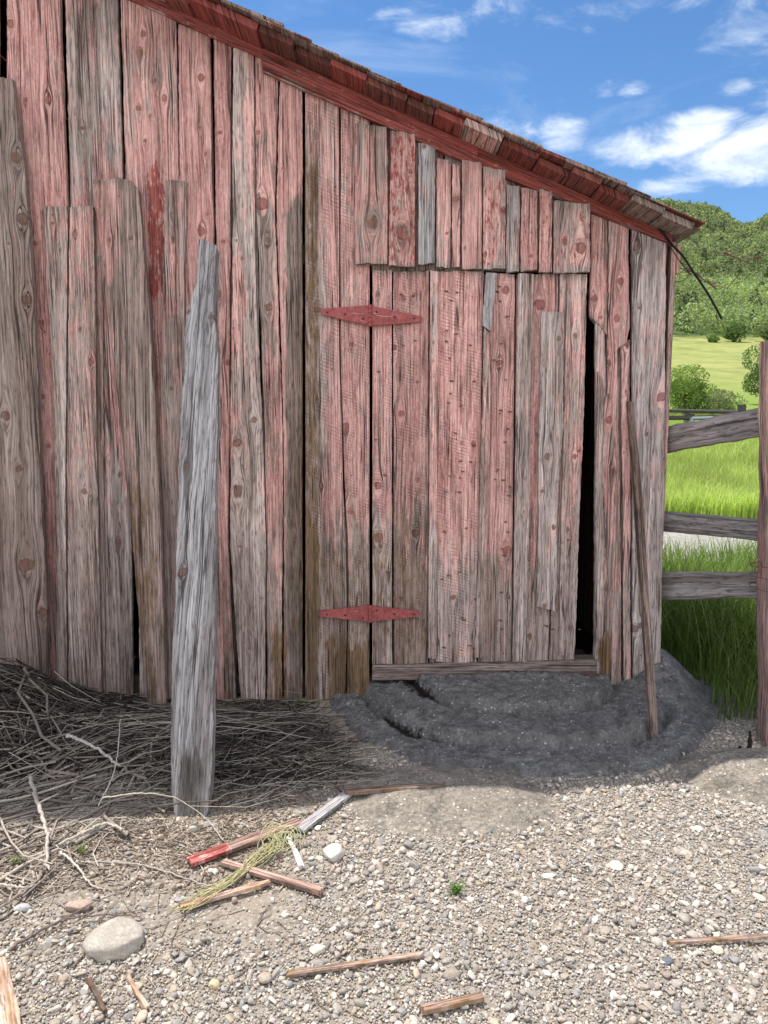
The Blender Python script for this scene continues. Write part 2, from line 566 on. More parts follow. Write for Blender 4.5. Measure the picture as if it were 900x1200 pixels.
# pale gravel track crossing the field behind the fence
tx = np.arange(-30, 60, 0.5); ty = np.linspace(7.7, 10.3, 9)
TX, TY = np.meshgrid(tx, ty)
TY2 = TY + 0.25 * (fbm(TX / 3, TX * 0, 4, 2) - 0.5)
gg = Geo(); gg.add(np.stack([TX, TY2, terr(TX, TY2) + 0.03], -1), grid_faces(len(tx), len(ty)))
tag(gg.build('gravel_track', simple('track_gravel', (0.26, 0.24, 0.21), (0.42, 0.39, 0.35), 14, 0.95, 0.8, 0.02)), kind='structure')

# ---------------------------------------------------------------- boards
STAINS_AND_SHADE = [  # x0,y0,x1,y1, channel, amount, soft px
    (337, 235, 356, 840, 'dark', 0.50, 5), (335, 235, 356, 840, 'paint', -0.9, 6),
    (356, 188, 373, 840, 'paint', -1.2, 3), (356, 188, 373, 840, 'ochre', 0.62, 3), (356, 188, 373, 840, 'dark', 0.25, 4), (340, 300, 356, 840, 'ochre', 0.42, 8),
    (373, 290, 383, 840, 'paint', -0.35, 5),
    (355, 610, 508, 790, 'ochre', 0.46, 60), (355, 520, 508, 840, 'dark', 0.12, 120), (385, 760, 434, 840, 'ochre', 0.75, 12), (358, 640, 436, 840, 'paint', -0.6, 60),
    (318, 730, 336, 840, 'ochre', 0.7, 12), (700, 745, 716, 815, 'ochre', 0.8, 8), (738, 755, 752, 815, 'ochre', 0.4, 8),
    (436, 600, 505, 800, 'paint', -0.35, 50), (502, 660, 690, 800, 'paint', -0.30, 50), (560, 700, 600, 800, 'ochre', 0.25, 25),
    (174, 200, 193, 345, 'red', 0.60, 6), (178, 390, 193, 500, 'red', 0.36, 6), (40, 225, 52, 420, 'red', 0.25, 6),
    (78, 0, 140, 200, 'paint', -0.34, 22), (78, -10, 140, 60, 'dark', 0.34, 25), (146, 30, 208, 95, 'dark', 0.28, 18),
    (140, 60, 210, 160, 'paint', -0.20, 22), (210, 40, 250, 75, 'dark', 0.15, 12), (55, 10, 70, 150, 'paint', -0.3, 8),
    (250, 380, 270, 840, 'paint', 0.10, 10), (255, 620, 277, 840, 'ochre', 0.45, 20), (255, 640, 277, 840, 'dark', 0.35, 20),
    (287, 240, 322, 420, 'paint', -0.5, 10), (270, 420, 312, 840, 'paint', -0.42, 20), (270, 60, 287, 300, 'paint', -0.3, 8),
    (0, 620, 800, 860, 'paint', -0.25, 120), (0, 640, 360, 860, 'dark', 0.32, 150), (357, 690, 700, 860, 'dark', 0.16, 90), (100, 560, 215, 860, 'paint', -0.4, 60),  # broad dark bands: dirt plus the weaker light low down, painted in
    (60, 330, 125, 860, 'paint', -0.25, 90), (260, 770, 285, 840, 'dark', 0.3, 20),
    (357, 130, 400, 240, 'paint', -0.12, 30), (380, 450, 420, 620, 'ochre', 0.12, 14),
]


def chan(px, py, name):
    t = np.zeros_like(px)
    for (x0, y0, x1, y1, ch, am, so) in STAINS_AND_SHADE:
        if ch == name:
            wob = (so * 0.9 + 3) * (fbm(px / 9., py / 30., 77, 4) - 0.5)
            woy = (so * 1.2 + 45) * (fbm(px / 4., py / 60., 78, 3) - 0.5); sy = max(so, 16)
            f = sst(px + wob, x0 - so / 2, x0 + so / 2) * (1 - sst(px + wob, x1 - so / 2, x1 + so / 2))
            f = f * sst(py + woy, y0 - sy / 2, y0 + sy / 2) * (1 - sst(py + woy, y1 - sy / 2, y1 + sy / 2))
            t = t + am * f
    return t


bseed = [100]


def board(geo, L, R, top, bot, off=0.0, th=0.024, paint=0.6, grey=0.5, red=0.0, ochre=0.0, dark=0.0, saw=0.0,
          knots=(), jag=1.5, edge=0.8, tone=1.0, plane=None, stains=True, cup=0.0, res=1.0, seed=None, taper_back=None, horiz=False):
    """one sawn board. L, R: edges as (py, px) polylines in the photo, laid on a real plane"""
    bseed[0] += 1
    sd = bseed[0] if seed is None else seed
    L = np.array(L, float); R = np.array(R, float)
    if isinstance(top, (int, float)): top = (top, top)
    if isinstance(bot, (int, float)): bot = (bot, bot)
    if plane is None:
        off = off + 0.007 * (float(vn(sd * 3.3, 1.5, 7)) - 0.5)
        p0 = np.array([0, WALL + off, 0.]); n = np.array([0, 1., 0])
    else:
        p0, n = plane
        p0 = p0 + n * off
    wpx = abs(np.mean(R[:, 1]) - np.mean(L[:, 1])); hpx = abs(np.mean(bot) - np.mean(top))
    nu = int(max(5, wpx / 1.4 * res)); nv = int(max(6, hpx / 3.2 * res))
    U, T = np.meshgrid(np.linspace(0, 1, nu), np.linspace(0, 1, nv))
    yt = top[0] + (top[1] - top[0]) * U + jag * 1.5 * (fbm(U * wpx / 7.0, U * 0, sd, 3) - 0.5)
    yb = bot[0] + (bot[1] - bot[0]) * U + jag * 1.5 * (fbm(U * wpx / 7.0, U * 0 + 5, sd + 3, 3) - 0.5)
    Yp = yt + (yb - yt) * T
    xl = np.interp(Yp, L[:, 0], L[:, 1]) + edge * (2.0 * (fbm(Yp / 50., Yp * 0, sd + 5, 3) - 0.5) + 0.9 * (vn(Yp / 5., Yp * 0, sd + 6) - 0.5))
    xr = np.interp(Yp, R[:, 0], R[:, 1]) + edge * (2.0 * (fbm(Yp / 50., Yp * 0, sd + 7, 3) - 0.5) + 0.9 * (vn(Yp / 5., Yp * 0, sd + 8) - 0.5))
    ins = min(0.45, 0.04 * wpx)
    xl = xl + ins; xr = xr - ins
    Xp = xl + (xr - xl) * U
    P = on_plane(Xp, Yp, p0, n)
    um = P[..., 0]; vm = P[..., 2]
    gu = um.copy(); K = np.zeros_like(um)
    for (kx, ky, kr) in knots:
        kp = on_plane(np.array(float(kx)), np.array(float(ky)), p0, n)
        r = kr * 0.0035
        du = um - kp[0]; dv = vm - kp[2]
        q = du ** 2 + (dv * 0.42) ** 2
        R2 = (1.7 * r) ** 2
        gu = gu - du * R2 / (q + R2 * 0.35) * 0.75
        ka = 6.28 * float(vn(kx * 1.7, ky * 1.3, 9)); kb = 0.65 + 0.5 * float(vn(kx * 0.9, ky * 2.3, 11))
        e1 = du * math.cos(ka) + dv * math.sin(ka); e2 = (-du * math.sin(ka) + dv * math.cos(ka)) * kb
        dist = np.sqrt(e1 ** 2 + e2 ** 2) * (1 + 0.8 * (fbm(um * 70 + kx, vm * 70, sd, 3) - 0.5))
        K = np.maximum(K, np.clip(1 - dist / (2.4 * r), 0, 1))
    # slow wander of the grain
    gu = gu + 0.010 * (fbm(vm * 1.3, um * 2, sd + 21, 2) - 0.5)
    pa = np.full_like(um, 0.0) + (paint if not isinstance(paint, tuple) else 0)
    if isinstance(paint, tuple): pa = paint[0] + (paint[1] - paint[0]) * T
    oc = np.full_like(um, ochre); dk = np.full_like(um, dark); rd = np.full_like(um, red)
    if stains:
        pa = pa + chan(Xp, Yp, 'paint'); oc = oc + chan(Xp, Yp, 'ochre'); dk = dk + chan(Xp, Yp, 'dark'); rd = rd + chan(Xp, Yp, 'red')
    # end grain weathering at both ends
    endw = np.clip(1 - np.minimum((Yp - yt), (yb - Yp)) / 9.0, 0, 1) * (0.5 + vn(U * wpx / 4, T * 0, sd + 9))
    pa = pa - 0.35 * endw; dk = dk + 0.12 * endw
    rel = 0.0022 * (fbm(um * 60, vm * 2.2, sd + 30, 3) - 0.5) + 0.004 * (fbm(um * 8, vm * 0.7, sd + 31, 2) - 0.5)
    rel = rel + cup * (2 * U - 1) ** 2 - 0.0015 * np.clip(K - 0.5, 0, 1)
    ee = np.minimum(U, 1 - U) * wpx
    rel = rel + 0.003 * np.clip(1 - ee / 1.6, 0, 1)
    F = P + n * rel[..., None]
    tone = tone * (0.86 + 0.26 * float(vn(sd * 1.9, 2.5, 8)))
    Bc = np.clip(np.stack([np.full_like(um, tone), np.full_like(um, grey), rd, np.full_like(um, saw)], -1), 0, 2).reshape(-1, 4)
    Ac = np.clip(np.stack([pa, oc, dk, K], -1), -0.6, 1.3).reshape(-1, 4)
    if horiz: gu, vm = vm, um
    fu = 0.65 + 0.8 * float(vn(sd * 1.37, 0.5, 3)); fv = 0.7 + 0.9 * float(vn(sd * 2.11, 0.5, 4))
    gu = gu * fu; vm = vm * fv
    guv = np.stack([gu, vm, np.full_like(um, (sd % 997) * 0.137)], -1).reshape(-1, 3)
    # front must face the camera: n points away from it
    fc = grid_faces(nu, nv)
    geo.add(F.reshape(-1, 3), fc[:, ::-1], guv=guv, A=Ac, B=Bc)
    # rim
    idx = np.arange(nu * nv).reshape(nv, nu)
    ring = np.concatenate([idx[0, :], idx[1:, -1], idx[-1, -2::-1], idx[-2:0:-1, 0]])
    Fr = F.reshape(-1, 3)[ring]
    thv = th if taper_back is None else taper_back
    Bk = Fr + n * thv
    mrim = len(ring)
    a = np.arange(mrim); bq = (a + 1) % mrim
    fr = np.stack([a, bq, bq + mrim, a + mrim], 1)
    A2 = Ac[ring].copy(); A2[:, 0] -= 0.4; A2[:, 2] += 0.15
    g2 = guv[ring].copy(); g2b = g2.copy(); g2b[:, 0] += thv
    geo.add(np.concatenate([Fr, Bk]), fr, guv=np.concatenate([g2, g2b]), A=np.concatenate([A2, A2]), B=np.concatenate([Bc[ring]] * 2))
    # plain back
    q0 = [0, nu - 1, nu - 1 + nv - 1, 2 * (nu - 1) + nv - 1]
    geo.add(Bk[q0], [[0, 1, 2, 3]], guv=g2b[q0], A=A2[q0], B=Bc[ring][q0])


def trimY(x):
    return np.interp(x, [-200, 135, 200, 283, 310, 400, 500, 600, 700, 783], [-150, -2, 28, 60, 82, 128, 168, 212, 251, 284])


def T2(x0, x1, d=-14):
    return (float(trimY(x0)) + d, float(trimY(x1)) + d)


# ================================================================= BARN
barn = empty('barn', (-1.0, WALL, 0), 'old barn of weathered faded red vertical boards with a sloping shingle roof', 'barn')

w = Geo()
board(w, [(-300, -62), (830, -50)], [(-300, -3), (830, -1)], -300, 815, 0.0, paint=0.6, grey=0.6)
board(w, [(-150, 8), (88, 8), (830, 12)], [(-150, 68), (0, 70), (240, 79), (830, 84)], (-160, -130), 815, 0.0, paint=0.92, grey=0.6,
      knots=[(12, 28, 4), (56, 117, 4.5), (30, 117, 2.5), (41, 285, 3), (49, 378, 3), (50, 465, 3), (57, 523, 3)])
board(w, [(-120, 74), (0, 75.5), (205, 82), (830, 88)], [(-90, 135), (0, 138), (205, 143.5), (640, 154), (830, 156)], (-110, -80), 830, 0.002,
      paint=0.60, grey=0.85, knots=[(110, 30, 2), (97, 150, 2.5), (141, 556, 3), (139, 635, 3.5)])
board(w, [(-20, 140.5), (0, 141), (210, 146.5), (650, 162), (830, 163)], [(30, 206), (210, 209.5), (830, 214)], T2(141, 206), 830, -0.002,
      paint=0.72, grey=0.7, knots=[(168, 40, 3.5), (164, 62, 3), (181, 95, 2.5), (193, 115, 3.5), (163, 127, 3), (176, 136, 2), (170, 165, 2.5), (178, 430, 2)])
board(w, [(20, 208.5), (830, 213)], [(20, 245), (280, 250), (500, 256), (830, 264)], T2(209, 245, -4), 830, 0.0, paint=0.86, grey=0.4, cup=0.002,
      knots=[(236, 91, 4.2), (241, 180, 2.2), (234, 150, 1.5), (236, 270, 5), (243, 251, 2)])
board(w, [(40, 249.5), (280, 252.5), (500, 257.5), (640, 256), (830, 264)], [(40, 271), (500, 269), (640, 268), (830, 277)], T2(250, 272, -5), 828, 0.006, paint=0.84, grey=0.4,
      red=0.12, knots=[(258, 155, 2.6), (262, 283, 2.5), (255, 346, 4), (268, 425, 3.5)], tone=0.92)
board(w, [(50, 272.5), (280, 272), (500, 269.5), (640, 269), (740, 276), (830, 283)], [(60, 297), (250, 299), (350, 300), (500, 308), (640, 312), (830, 311)], (57, 56), (826, 830), -0.006,
      paint=0.58, grey=0.8, tone=1.08, knots=[(277, 282, 2), (284, 303, 2.2), (278, 519, 5), (279, 573, 5.5), (279, 580, 3), (297, 492, 4), (281, 640, 2), (292, 760, 2)])
board(w, [(50, 298.5), (250, 300.5), (500, 309.5), (640, 313), (830, 312)], [(60, 309), (90, 326), (250, 322.5), (500, 331), (830, 331)], (58, 62), (822, 828), 0.002,
      paint=0.60, grey=0.45, knots=[(302, 155, 3), (306, 238, 7.5), (315, 360, 5), (306, 570, 4), (314, 281, 3.5), (302, 430, 2)])
board(w, [(90, 327), (250, 323.5), (500, 332), (830, 332.5)], [(90, 354.3), (830, 354.3)], T2(327, 355, -6), 823, -0.001, paint=0.80, grey=0.35,
      knots=[(329, 408, 1.6), (323, 636, 2.2), (331, 198, 1.5), (332, 770, 3), (345, 630, 3)])
board(w, [(100, 357), (825, 357.4)], [(120, 397.6), (400, 397.6), (500, 400.5), (560, 402), (620, 405), (720, 407), (830, 405)], T2(357, 398, -6), (822, 824), 0.0, paint=0.62, grey=0.62, saw=0.9,
      knots=[(372, 362, 4), (372, 468, 2.2), (377, 570, 2.5)], edge=0.3)
board(w, [(120, 398.8), (400, 398.8), (500, 401.6), (560, 403.4), (620, 406.4), (720, 408), (830, 406)], [(140, 434), (312, 433.2), (830, 433)], T2(398, 434, -6), (824, 822), 0.001, paint=0.62, grey=0.60, saw=0.9,
      knots=[(412, 403, 3), (405, 500, 4.5), (411, 600, 3), (404, 575, 3)], edge=0.3)
# right of the door
board(w, [(240, 693), (370, 691), (392, 700)], [(240, 713), (400, 712)], T2(693, 713, -5), (373, 393), 0.0, paint=0.62, grey=0.45, red=0.30, knots=[(696, 350, 4), (704, 372, 2.5)], jag=2.5)
board(w, [(370, 697.5), (500, 698), (770, 696), (805, 700)], [(370, 709), (500, 711), (805, 706)], 374, 801, 0.006, paint=0.30, grey=0.8, knots=[(701, 470, 1.6), (701, 640, 2)])
board(w, [(250, 714), (380, 712.5), (600, 707), (803, 703.5)], [(255, 737), (385, 738), (402, 735), (409, 724), (540, 726), (700, 729), (803, 728)], T2(714, 738, -5), (803, 801), -0.004,
      paint=0.62, grey=0.6, red=0.10, knots=[(727, 330, 4), (723, 373, 4.2), (716, 520, 4), (718, 555, 4.5), (712, 640, 3), (711, 690, 3), (713, 425, 3)], jag=2)
board(w, [(400, 727), (540, 729), (803, 731)], [(398, 738.5), (803, 740)], (404, 398), 802, 0.003, paint=0.60, grey=0.5, red=0.05, knots=[(734, 402, 4.5), (734, 458, 2), (731, 530, 1.7)], jag=3)
board(w, [(262, 740.6), (803, 742)], [(275, 781.5), (500, 779), (700, 776.5), (812, 775)], T2(741, 782, -7), (804, 812), -0.010,
      paint=0.24, grey=0.88, red=0.08, knots=[(747, 289, 4), (775, 465, 5.5), (749, 361, 1.8), (758, 508, 2), (743, 737, 6), (750, 733, 3)], tone=1.0)
# boards behind the header, above the door opening
board(w, [(100, 435), (330, 435)], [(100, 520), (330, 520)], T2(435, 520, -4), 318, 0.010, paint=0.5, grey=0.3, dark=0.4)
board(w, [(100, 521), (330, 521)], [(100, 605), (330, 605)], T2(521, 605, -4), 318, 0.010, paint=0.5, grey=0.3, dark=0.4)
board(w, [(100, 606), (330, 606)], [(100, 692), (330, 692)], T2(606, 692, -4), 318, 0.010, paint=0.5, grey=0.3, dark=0.4)
# the wall outside the frame on the left, up to the far corner of the gable
XL = -7.2
cx = float(on_wall(np.array(-62.), np.array(400.))[0])
HW = lambda X: 2.47 + 0.462 * (1.47 - X) if X > -3.0 else 2.47 + 0.462 * 4.47 - 0.462 * (-3.0 - X)
while cx > XL:
    wd = random.uniform(0.2, 0.3)
    x0 = max(cx - wd, XL); xm = 0.5 * (x0 + cx)
    hh = min(HW(x0), HW(cx))
    # the same board maker, fed with the sight line of the two edges
    def topx(X, Z, Y=WALL):
        v = np.array([X, Y, Z]) - CAMP
        f = v @ FWD
        return 450 + FOC * X / f, 600 - FOC * (v @ UPV) / f
    pxa, pya = topx(x0, hh); pxb, pyb = topx(x0, 0.0); pxc, pyc = topx(cx - 0.006, hh); pxd, pyd = topx(cx - 0.006, 0)
    board(w, [(pya, pxa), (pyb, pxb)], [(pyc, pxc), (pyd, pxd)], (pya, pyc), (pyb, pyd), 0.0, paint=random.uniform(0.4, 0.8), grey=random.random(), stains=False, res=0.35)
    cx = x0
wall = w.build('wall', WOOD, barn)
tag(wall, 'front wall of upright boards, faded pink paint over grey wood')

# header: short patch boards nailed over the door
hd = Geo()
hb = [(416, 455, 146, 309, .48, .6, .12, [(436, 262, 7)]), (456, 487.5, 154, 311, .62, .5, .45, [(471, 272, 6.5), (481, 201, 3)]),
      (490, 511, 168, 310, .12, 1.0, 0, [(497, 172, 3)]), (511.5, 529, 186, 313, .52, .7, .1, [(524, 273, 2.2)]), (530, 540.5, 192, 313, .75, .4, .2, [(534, 233, 4)]),
      (541.5, 566, 188, 315, .66, .6, 0, [(545, 290, 2)]), (566.5, 594, 196, 316, .45, .75, .40, [(568, 298, 3), (590, 245, 3)]), (594, 610, 216, 319, .34, .9, .1, []),
      (610.5, 631, 220, 318, .75, .5, .40, [(622, 300, 2)]), (632, 648, 222, 319, .72, .4, .38, [(637, 260, 2)]), (648.8, 692.5, 236, 320, .36, .7, .42, [(680, 290, 6.5), (662, 282, 3)])]
for (a, b_, yt_, yb_, pa, gr_, rd_, kn) in hb:
    sk = random.uniform(-2, 2)
    board(hd, [(yt_, a + sk * .3), (yb_, a - 0.3)], [(yt_, b_ - 0.8), (yb_, b_ - 0.8)], (yt_ - 1, yt_ + 3), (yb_, yb_ + random.uniform(-2, 1)), random.uniform(-0.034, -0.022), th=0.028,
          paint=pa, grey=gr_, red=rd_, knots=kn, jag=2.0, stains=False)
tag(hd.build('door_header', WOOD, barn), 'short patched boards nailed in a row over the door')

# door
dg = Geo()
board(dg, [(316, 436), (775, 436)], [(316, 459.3), (775, 460)], 317, (779, 778), 0.0, paint=0.60, grey=0.65, saw=0.9, knots=[(443, 569, 5), (443, 630, 6), (443, 345, 2.5), (445, 640, 2)], edge=.4)
board(dg, [(316, 460.3), (775, 461.3)], [(316, 503), (775, 502)], 318, (778, 777), 0.002, paint=0.66, grey=0.30, saw=1.0, tone=0.82, knots=[(461, 407, 4.5), (470, 485, 3.5), (473, 350, 3.2), (486, 345, 2), (487, 625, 4.5), (490, 562, 3), (493, 345, 1.5)], edge=.4)
board(dg, [(318, 504), (775, 503)], [(320, 567), (775, 559)], 318, (776, 777), 0.0, paint=0.78, grey=0.65, saw=1.0, tone=1.05, knots=[(555, 520, 3), (541, 519, 2.4), (531, 700, 3)], edge=.4, cup=.003)
board(dg, [(318, 568), (775, 560)], [(320, 604), (775, 600)], 321, (776, 775), 0.001, paint=0.74, grey=0.6, saw=0.5, red=0.22, tone=1.04, knots=[(594, 645, 5), (593, 340, 5), (585, 425, 4), (596, 700, 2)], edge=.4)
board(dg, [(318, 605), (775, 601)], [(320, 655), (775, 643)], 321, 775, 0.0, paint=0.66, grey=0.5, red=0.18, saw=0.4, tone=0.9, knots=[(633, 357, 6), (620, 745, 4)], edge=.4)
board(dg, [(318, 656), (775, 644)], [(322, 688.5), (500, 684), (772, 673.5)], 321, (775, 773), 0.001, paint=0.42, grey=0.72, knots=[(674, 393, 3), (668, 735, 2.5), (664, 620, 3.5), (673, 535, 3), (662, 752, 2)], edge=.9)
# nail heads
for bx0, bx1, bn in ((440, 456, 5), (465, 500, 9), (518, 558, 34), (578, 598, 24), (606, 622, 8), (635, 680, 16)):
    for _ in range(bn):
        nx = random.uniform(bx0, bx1); ny = random.uniform(335, 765)
        p = on_wall(np.array(nx), np.array(ny), WALL - 0.003)
        sx = random.uniform(0.005, 0.010); sz = random.uniform(0.0018, 0.0035); an = random.uniform(-0.5, 0.3)
        c, s_ = math.cos(an), math.sin(an)
        q = []
        for yy in (-0.004, 0.006):
            for (a, b_) in ((-sx, -sz), (sx, -sz), (sx, sz), (-sx, sz)):
                q.append((p[0] + a * c - b_ * s_, p[1] + yy, p[2] + a * s_ + b_ * c))
        dg.add(q, [[0, 1, 2, 3], [0, 4, 5, 1], [1, 5, 6, 2], [2, 6, 7, 3], [3, 7, 4, 0]], mat=1, guv=[0, 0, 0], A=[0, 0, 0, 0], B=[1, 0, 0, 0])
door = dg.build('door', [WOOD, M_RUST], barn)
tag(door, 'closed plank door of faded pink boards dotted with bent nails')


def wpart(name, parent, label=None, **kw):
    g_ = Geo(); board(g_, **kw)
    o = g_.build(name, WOOD, parent)
    if label: o['label'] = label
    return o


wpart('batten', door, L=[(318, 504), (775, 501.5)], R=[(318, 514.5), (775, 511.5)], top=(317, 318), bot=(771, 773), off=-0.022, th=0.02, paint=0.52, grey=0.75, tone=1.1, knots=[(508, 400, 1.5), (506, 510, 1.5)], edge=.5)
wpart('batten', door, 'short bluish grey upper batten', L=[(318, 569.5), (385, 564.5)], R=[(318, 583), (385, 576)], top=(319, 320), bot=(381, 388), off=-0.024, th=0.02, paint=0.0, grey=1.2, edge=.5, stains=False)
wpart('batten', door, L=[(385, 567.5), (500, 564), (770, 557)], R=[(385, 573), (460, 576), (500, 574), (770, 568)], top=(384, 390), bot=(770, 771), off=-0.022, th=0.02, paint=0.38, grey=0.4, tone=1.0, edge=1.2)
wpart('batten', door, 'grey split batten', L=[(320, 607), (775, 600.5)], R=[(320, 626), (775, 618)], top=(320, 321), bot=776, off=-0.022, th=0.02, paint=0.12, grey=0.75, edge=.7, knots=[(614, 600, 2)])
wpart('patch_board', door, 'bare grey patch board ending short of the door foot', L=[(362, 634), (500, 632), (716, 629)], R=[(362, 662), (500, 660), (600, 653), (660, 653), (716, 651)], top=(365, 366), bot=(710, 717), off=-0.024, th=0.022, paint=0.18, grey=0.85, tone=1.05, edge=1.2,
      knots=[(655, 397, 3), (661, 410, 2.5), (641, 535, 4), (636, 575, 2), (638, 710, 3), (649, 618, 3)])
wpart('batten', door, L=[(320, 664), (775, 655)], R=[(320, 669), (775, 662)], top=322, bot=768, off=-0.018, th=0.018, paint=0.35, grey=0.6, edge=1.0)

# door sill
wpart('door_sill', barn, 'dark weathered plank under the door', L=[(775, 436), (800, 436)], R=[(770, 701), (800, 701)], top=(780, 773), bot=(797, 796), off=-0.012, th=0.09, horiz=True, jag=0.3, paint=-0.3, grey=0.55, dark=0.42, stains=False, tone=0.9)

# nailed battens and short boards on the left of the wall
wpart('batten', barn, L=[(240, 51), (500, 62.5), (830, 66)], R=[(240, 79.3), (500, 76.6), (830, 78.5)], top=(241, 242), bot=831, off=-0.028, paint=0.30, grey=0.78, knots=[(62, 262, 2), (70, 292, 2)], cup=.001)
wpart('batten', barn, L=[(240, 81.2), (500, 77.8), (830, 80)], R=[(240, 109), (500, 113.5), (830, 119)], top=(242, 241), bot=832, off=-0.034, paint=0.52, grey=0.65, knots=[(88, 275, 2.6), (94, 385, 2), (99, 576, 4), (107, 425, 3), (77, 585, 2), (106, 582, 2)])
wpart('batten', barn, L=[(300, 113), (500, 114.5), (830, 120.5)], R=[(300, 121), (500, 121), (830, 123.5)], top=300, bot=830, off=-0.012, paint=0.50, grey=0.4, tone=.85)
wpart('batten', barn, L=[(210, 193.5), (500, 187), (700, 194), (830, 198)], R=[(210, 219), (500, 214), (830, 222)], top=(211, 212), bot=831, off=-0.024, paint=0.34, grey=0.6, knots=[(203, 280, 2), (202, 303, 2), (201, 455, 2.4), (202, 250, 1.5)], cup=.001)
wpart('splintered_board', barn, 'split grey strip beside the door gap', L=[(440, 701), (540, 697.5), (803, 698)], R=[(440, 706), (520, 709), (803, 706)], top=(437, 445), bot=798, off=-0.014, th=0.014, paint=0.22, grey=0.8, edge=1.8, jag=3)
wpart('splintered_board', barn, 'loose pinkish splinter of board', L=[(463, 708), (560, 706), (690, 712), (803, 703.5)], R=[(463, 715), (560, 724), (640, 726), (700, 714), (803, 722)], top=(466, 461), bot=(801, 803), off=-0.019, th=0.014, paint=0.46, grey=0.6, edge=1.6, jag=3, knots=[(714, 492, 4), (718, 552, 3)])

# rake board (red trim) following the roof slope on the wall
rk = Geo()
bseed[0] += 1


def rake(geo, x0, x1, ylo0, ylo1, yhi0, yhi1, off, **kw):
    # a sloped board: along = photo x, across = photo y
    nu = int((x1 - x0) / 3); nv = 10
    U, T = np.meshgrid(np.linspace(0, 1, nu), np.linspace(0, 1, nv))
    X = x0 + (x1 - x0) * U
    hi = yhi0 + (yhi1 - yhi0) * U; lo = ylo0 + (ylo1 - ylo0) * U + 1.5 * (fbm(X / 30, X * 0, 3, 3) - 0.5)
    Yp = hi + (lo - hi) * T
    P = on_plane(X, Yp, np.array([0, WALL + off, 0]), np.array([0, 1., 0]))
    P[..., 1] += 0.003 * (fbm(P[..., 0] * 3, P[..., 2] * 50, 4, 3) - 0.5)
    along = np.hypot(P[..., 0] - P[0, 0, 0], P[..., 2] - P[0, 0, 2]); across = T * 0.09
    n_ = nu * nv
    pa = 1.05 - 0.75 * sst(T, 0.72, 1.0) * vn(X / 9, T * 2, 6) - 0.4 * kw.get('wear', 0) * np.exp(-((X - kw.get('wx', 0)) / 40) ** 2)
    Ac = np.stack([pa, 0 * pa, 0 * pa + kw.get('dark', 0), 0 * pa], -1).reshape(-1, 4)
    Bc = np.stack([0 * pa + kw.get('tone', 1), 0 * pa + .6, 0 * pa + kw.get('red', .72), 0 * pa], -1).reshape(-1, 4)
    guv = np.stack([across, along, 0 * pa + kw.get('seed', 3)], -1).reshape(-1, 3)
    geo.add(P.reshape(-1, 3), grid_faces(nu, nv)[:, ::-1], guv=guv, A=Ac, B=Bc)
    idx = np.arange(n_).reshape(nv, nu)
    ring = np.concatenate([idx[0, :], idx[1:, -1], idx[-1, -2::-1], idx[-2:0:-1, 0]])
    Fr = P.reshape(-1, 3)[ring]; Bk = Fr + np.array([0, 0.026, 0]); mm = len(ring)
    a = np.arange(mm); b_ = (a + 1) % mm
    geo.add(np.concatenate([Fr, Bk]), np.stack([a, b_, b_ + mm, a + mm], 1), guv=np.concatenate([guv[ring]] * 2), A=np.concatenate([Ac[ring]] * 2), B=np.concatenate([Bc[ring]] * 2))


RAKE = dict(tone=0.95)
rake(rk, -700, 312, -377, 70, -414, 40, -0.020, seed=3, **RAKE)
rake(rk, 308, 560, 84, 196, 56, 172, -0.026, seed=4, wear=1, wx=350, **RAKE)
rake(rk, 556, 788, 193, 287, 170, 276, -0.021, seed=5, **RAKE)
tag(rk.build('rake_board', WOOD, barn), 'red painted trim board along the roof slope')

# roof -----------------------------------------------------------------
def wallpt(px, py):
    p = on_wall(np.array(float(px)), np.array(float(py)))
    return p
ra = wallpt(350, 78); rb = wallpt(783, 276)
RS = (rb[2] - ra[2]) / (rb[0] - ra[0])          # roof slope in world
RZ = lambda X: ra[2] + RS * (X - ra[0])         # underside height
OV = 0.21
Y0, Y1 = WALL - OV, WALL + 5.2
RIDGE = -3.0
EAVE = float(on_plane(np.array(812.), np.array(285.), np.array([0, Y0, 0]), np.array([0, 1., 0]))[0])
ca = 1 / math.sqrt(1 + RS * RS)
tdir = np.array([ca, 0, RS * ca]); ndir = np.array([-RS * ca, 0, ca])     # down the slope, up off the roof


def slab(geo, s0, s1, y0, y1, n0, n1, attrs, sub=1, side=1, tilt=0.0):
    """box on the roof plane: s along slope from the ridge, n above the underside"""
    o = np.array([RIDGE, 0, RZ(RIDGE)])
    td = tdir * np.array([side, 1, 1]); nd = ndir * np.array([side, 1, 1])
    pts = []
    for yy in (y0, y1):
        for (s_, n_) in ((s0, n0), (s1, n0 - tilt), (s1, n1 - tilt), (s0, n1)):
            p = o + td * s_ + nd * n_; p = p.copy(); p[1] = yy; pts.append(p)
    F = [[0, 1, 2, 3], [4, 7, 6, 5], [0, 4, 5, 1], [1, 5, 6, 2], [2, 6, 7, 3], [3, 7, 4, 0]]
    A_, B_, sd = attrs
    V = []; FF = []; gv = []
    for f in F:
        k = len(V)
        for q in f:
            V.append(pts[q])
            gv.append((pts[q][0] + pts[q][2] * 0.3, pts[q][1], sd))
        FF.append([k, k + 1, k + 2, k + 3])
    geo.add(V, FF, guv=gv, A=A_, B=B_)


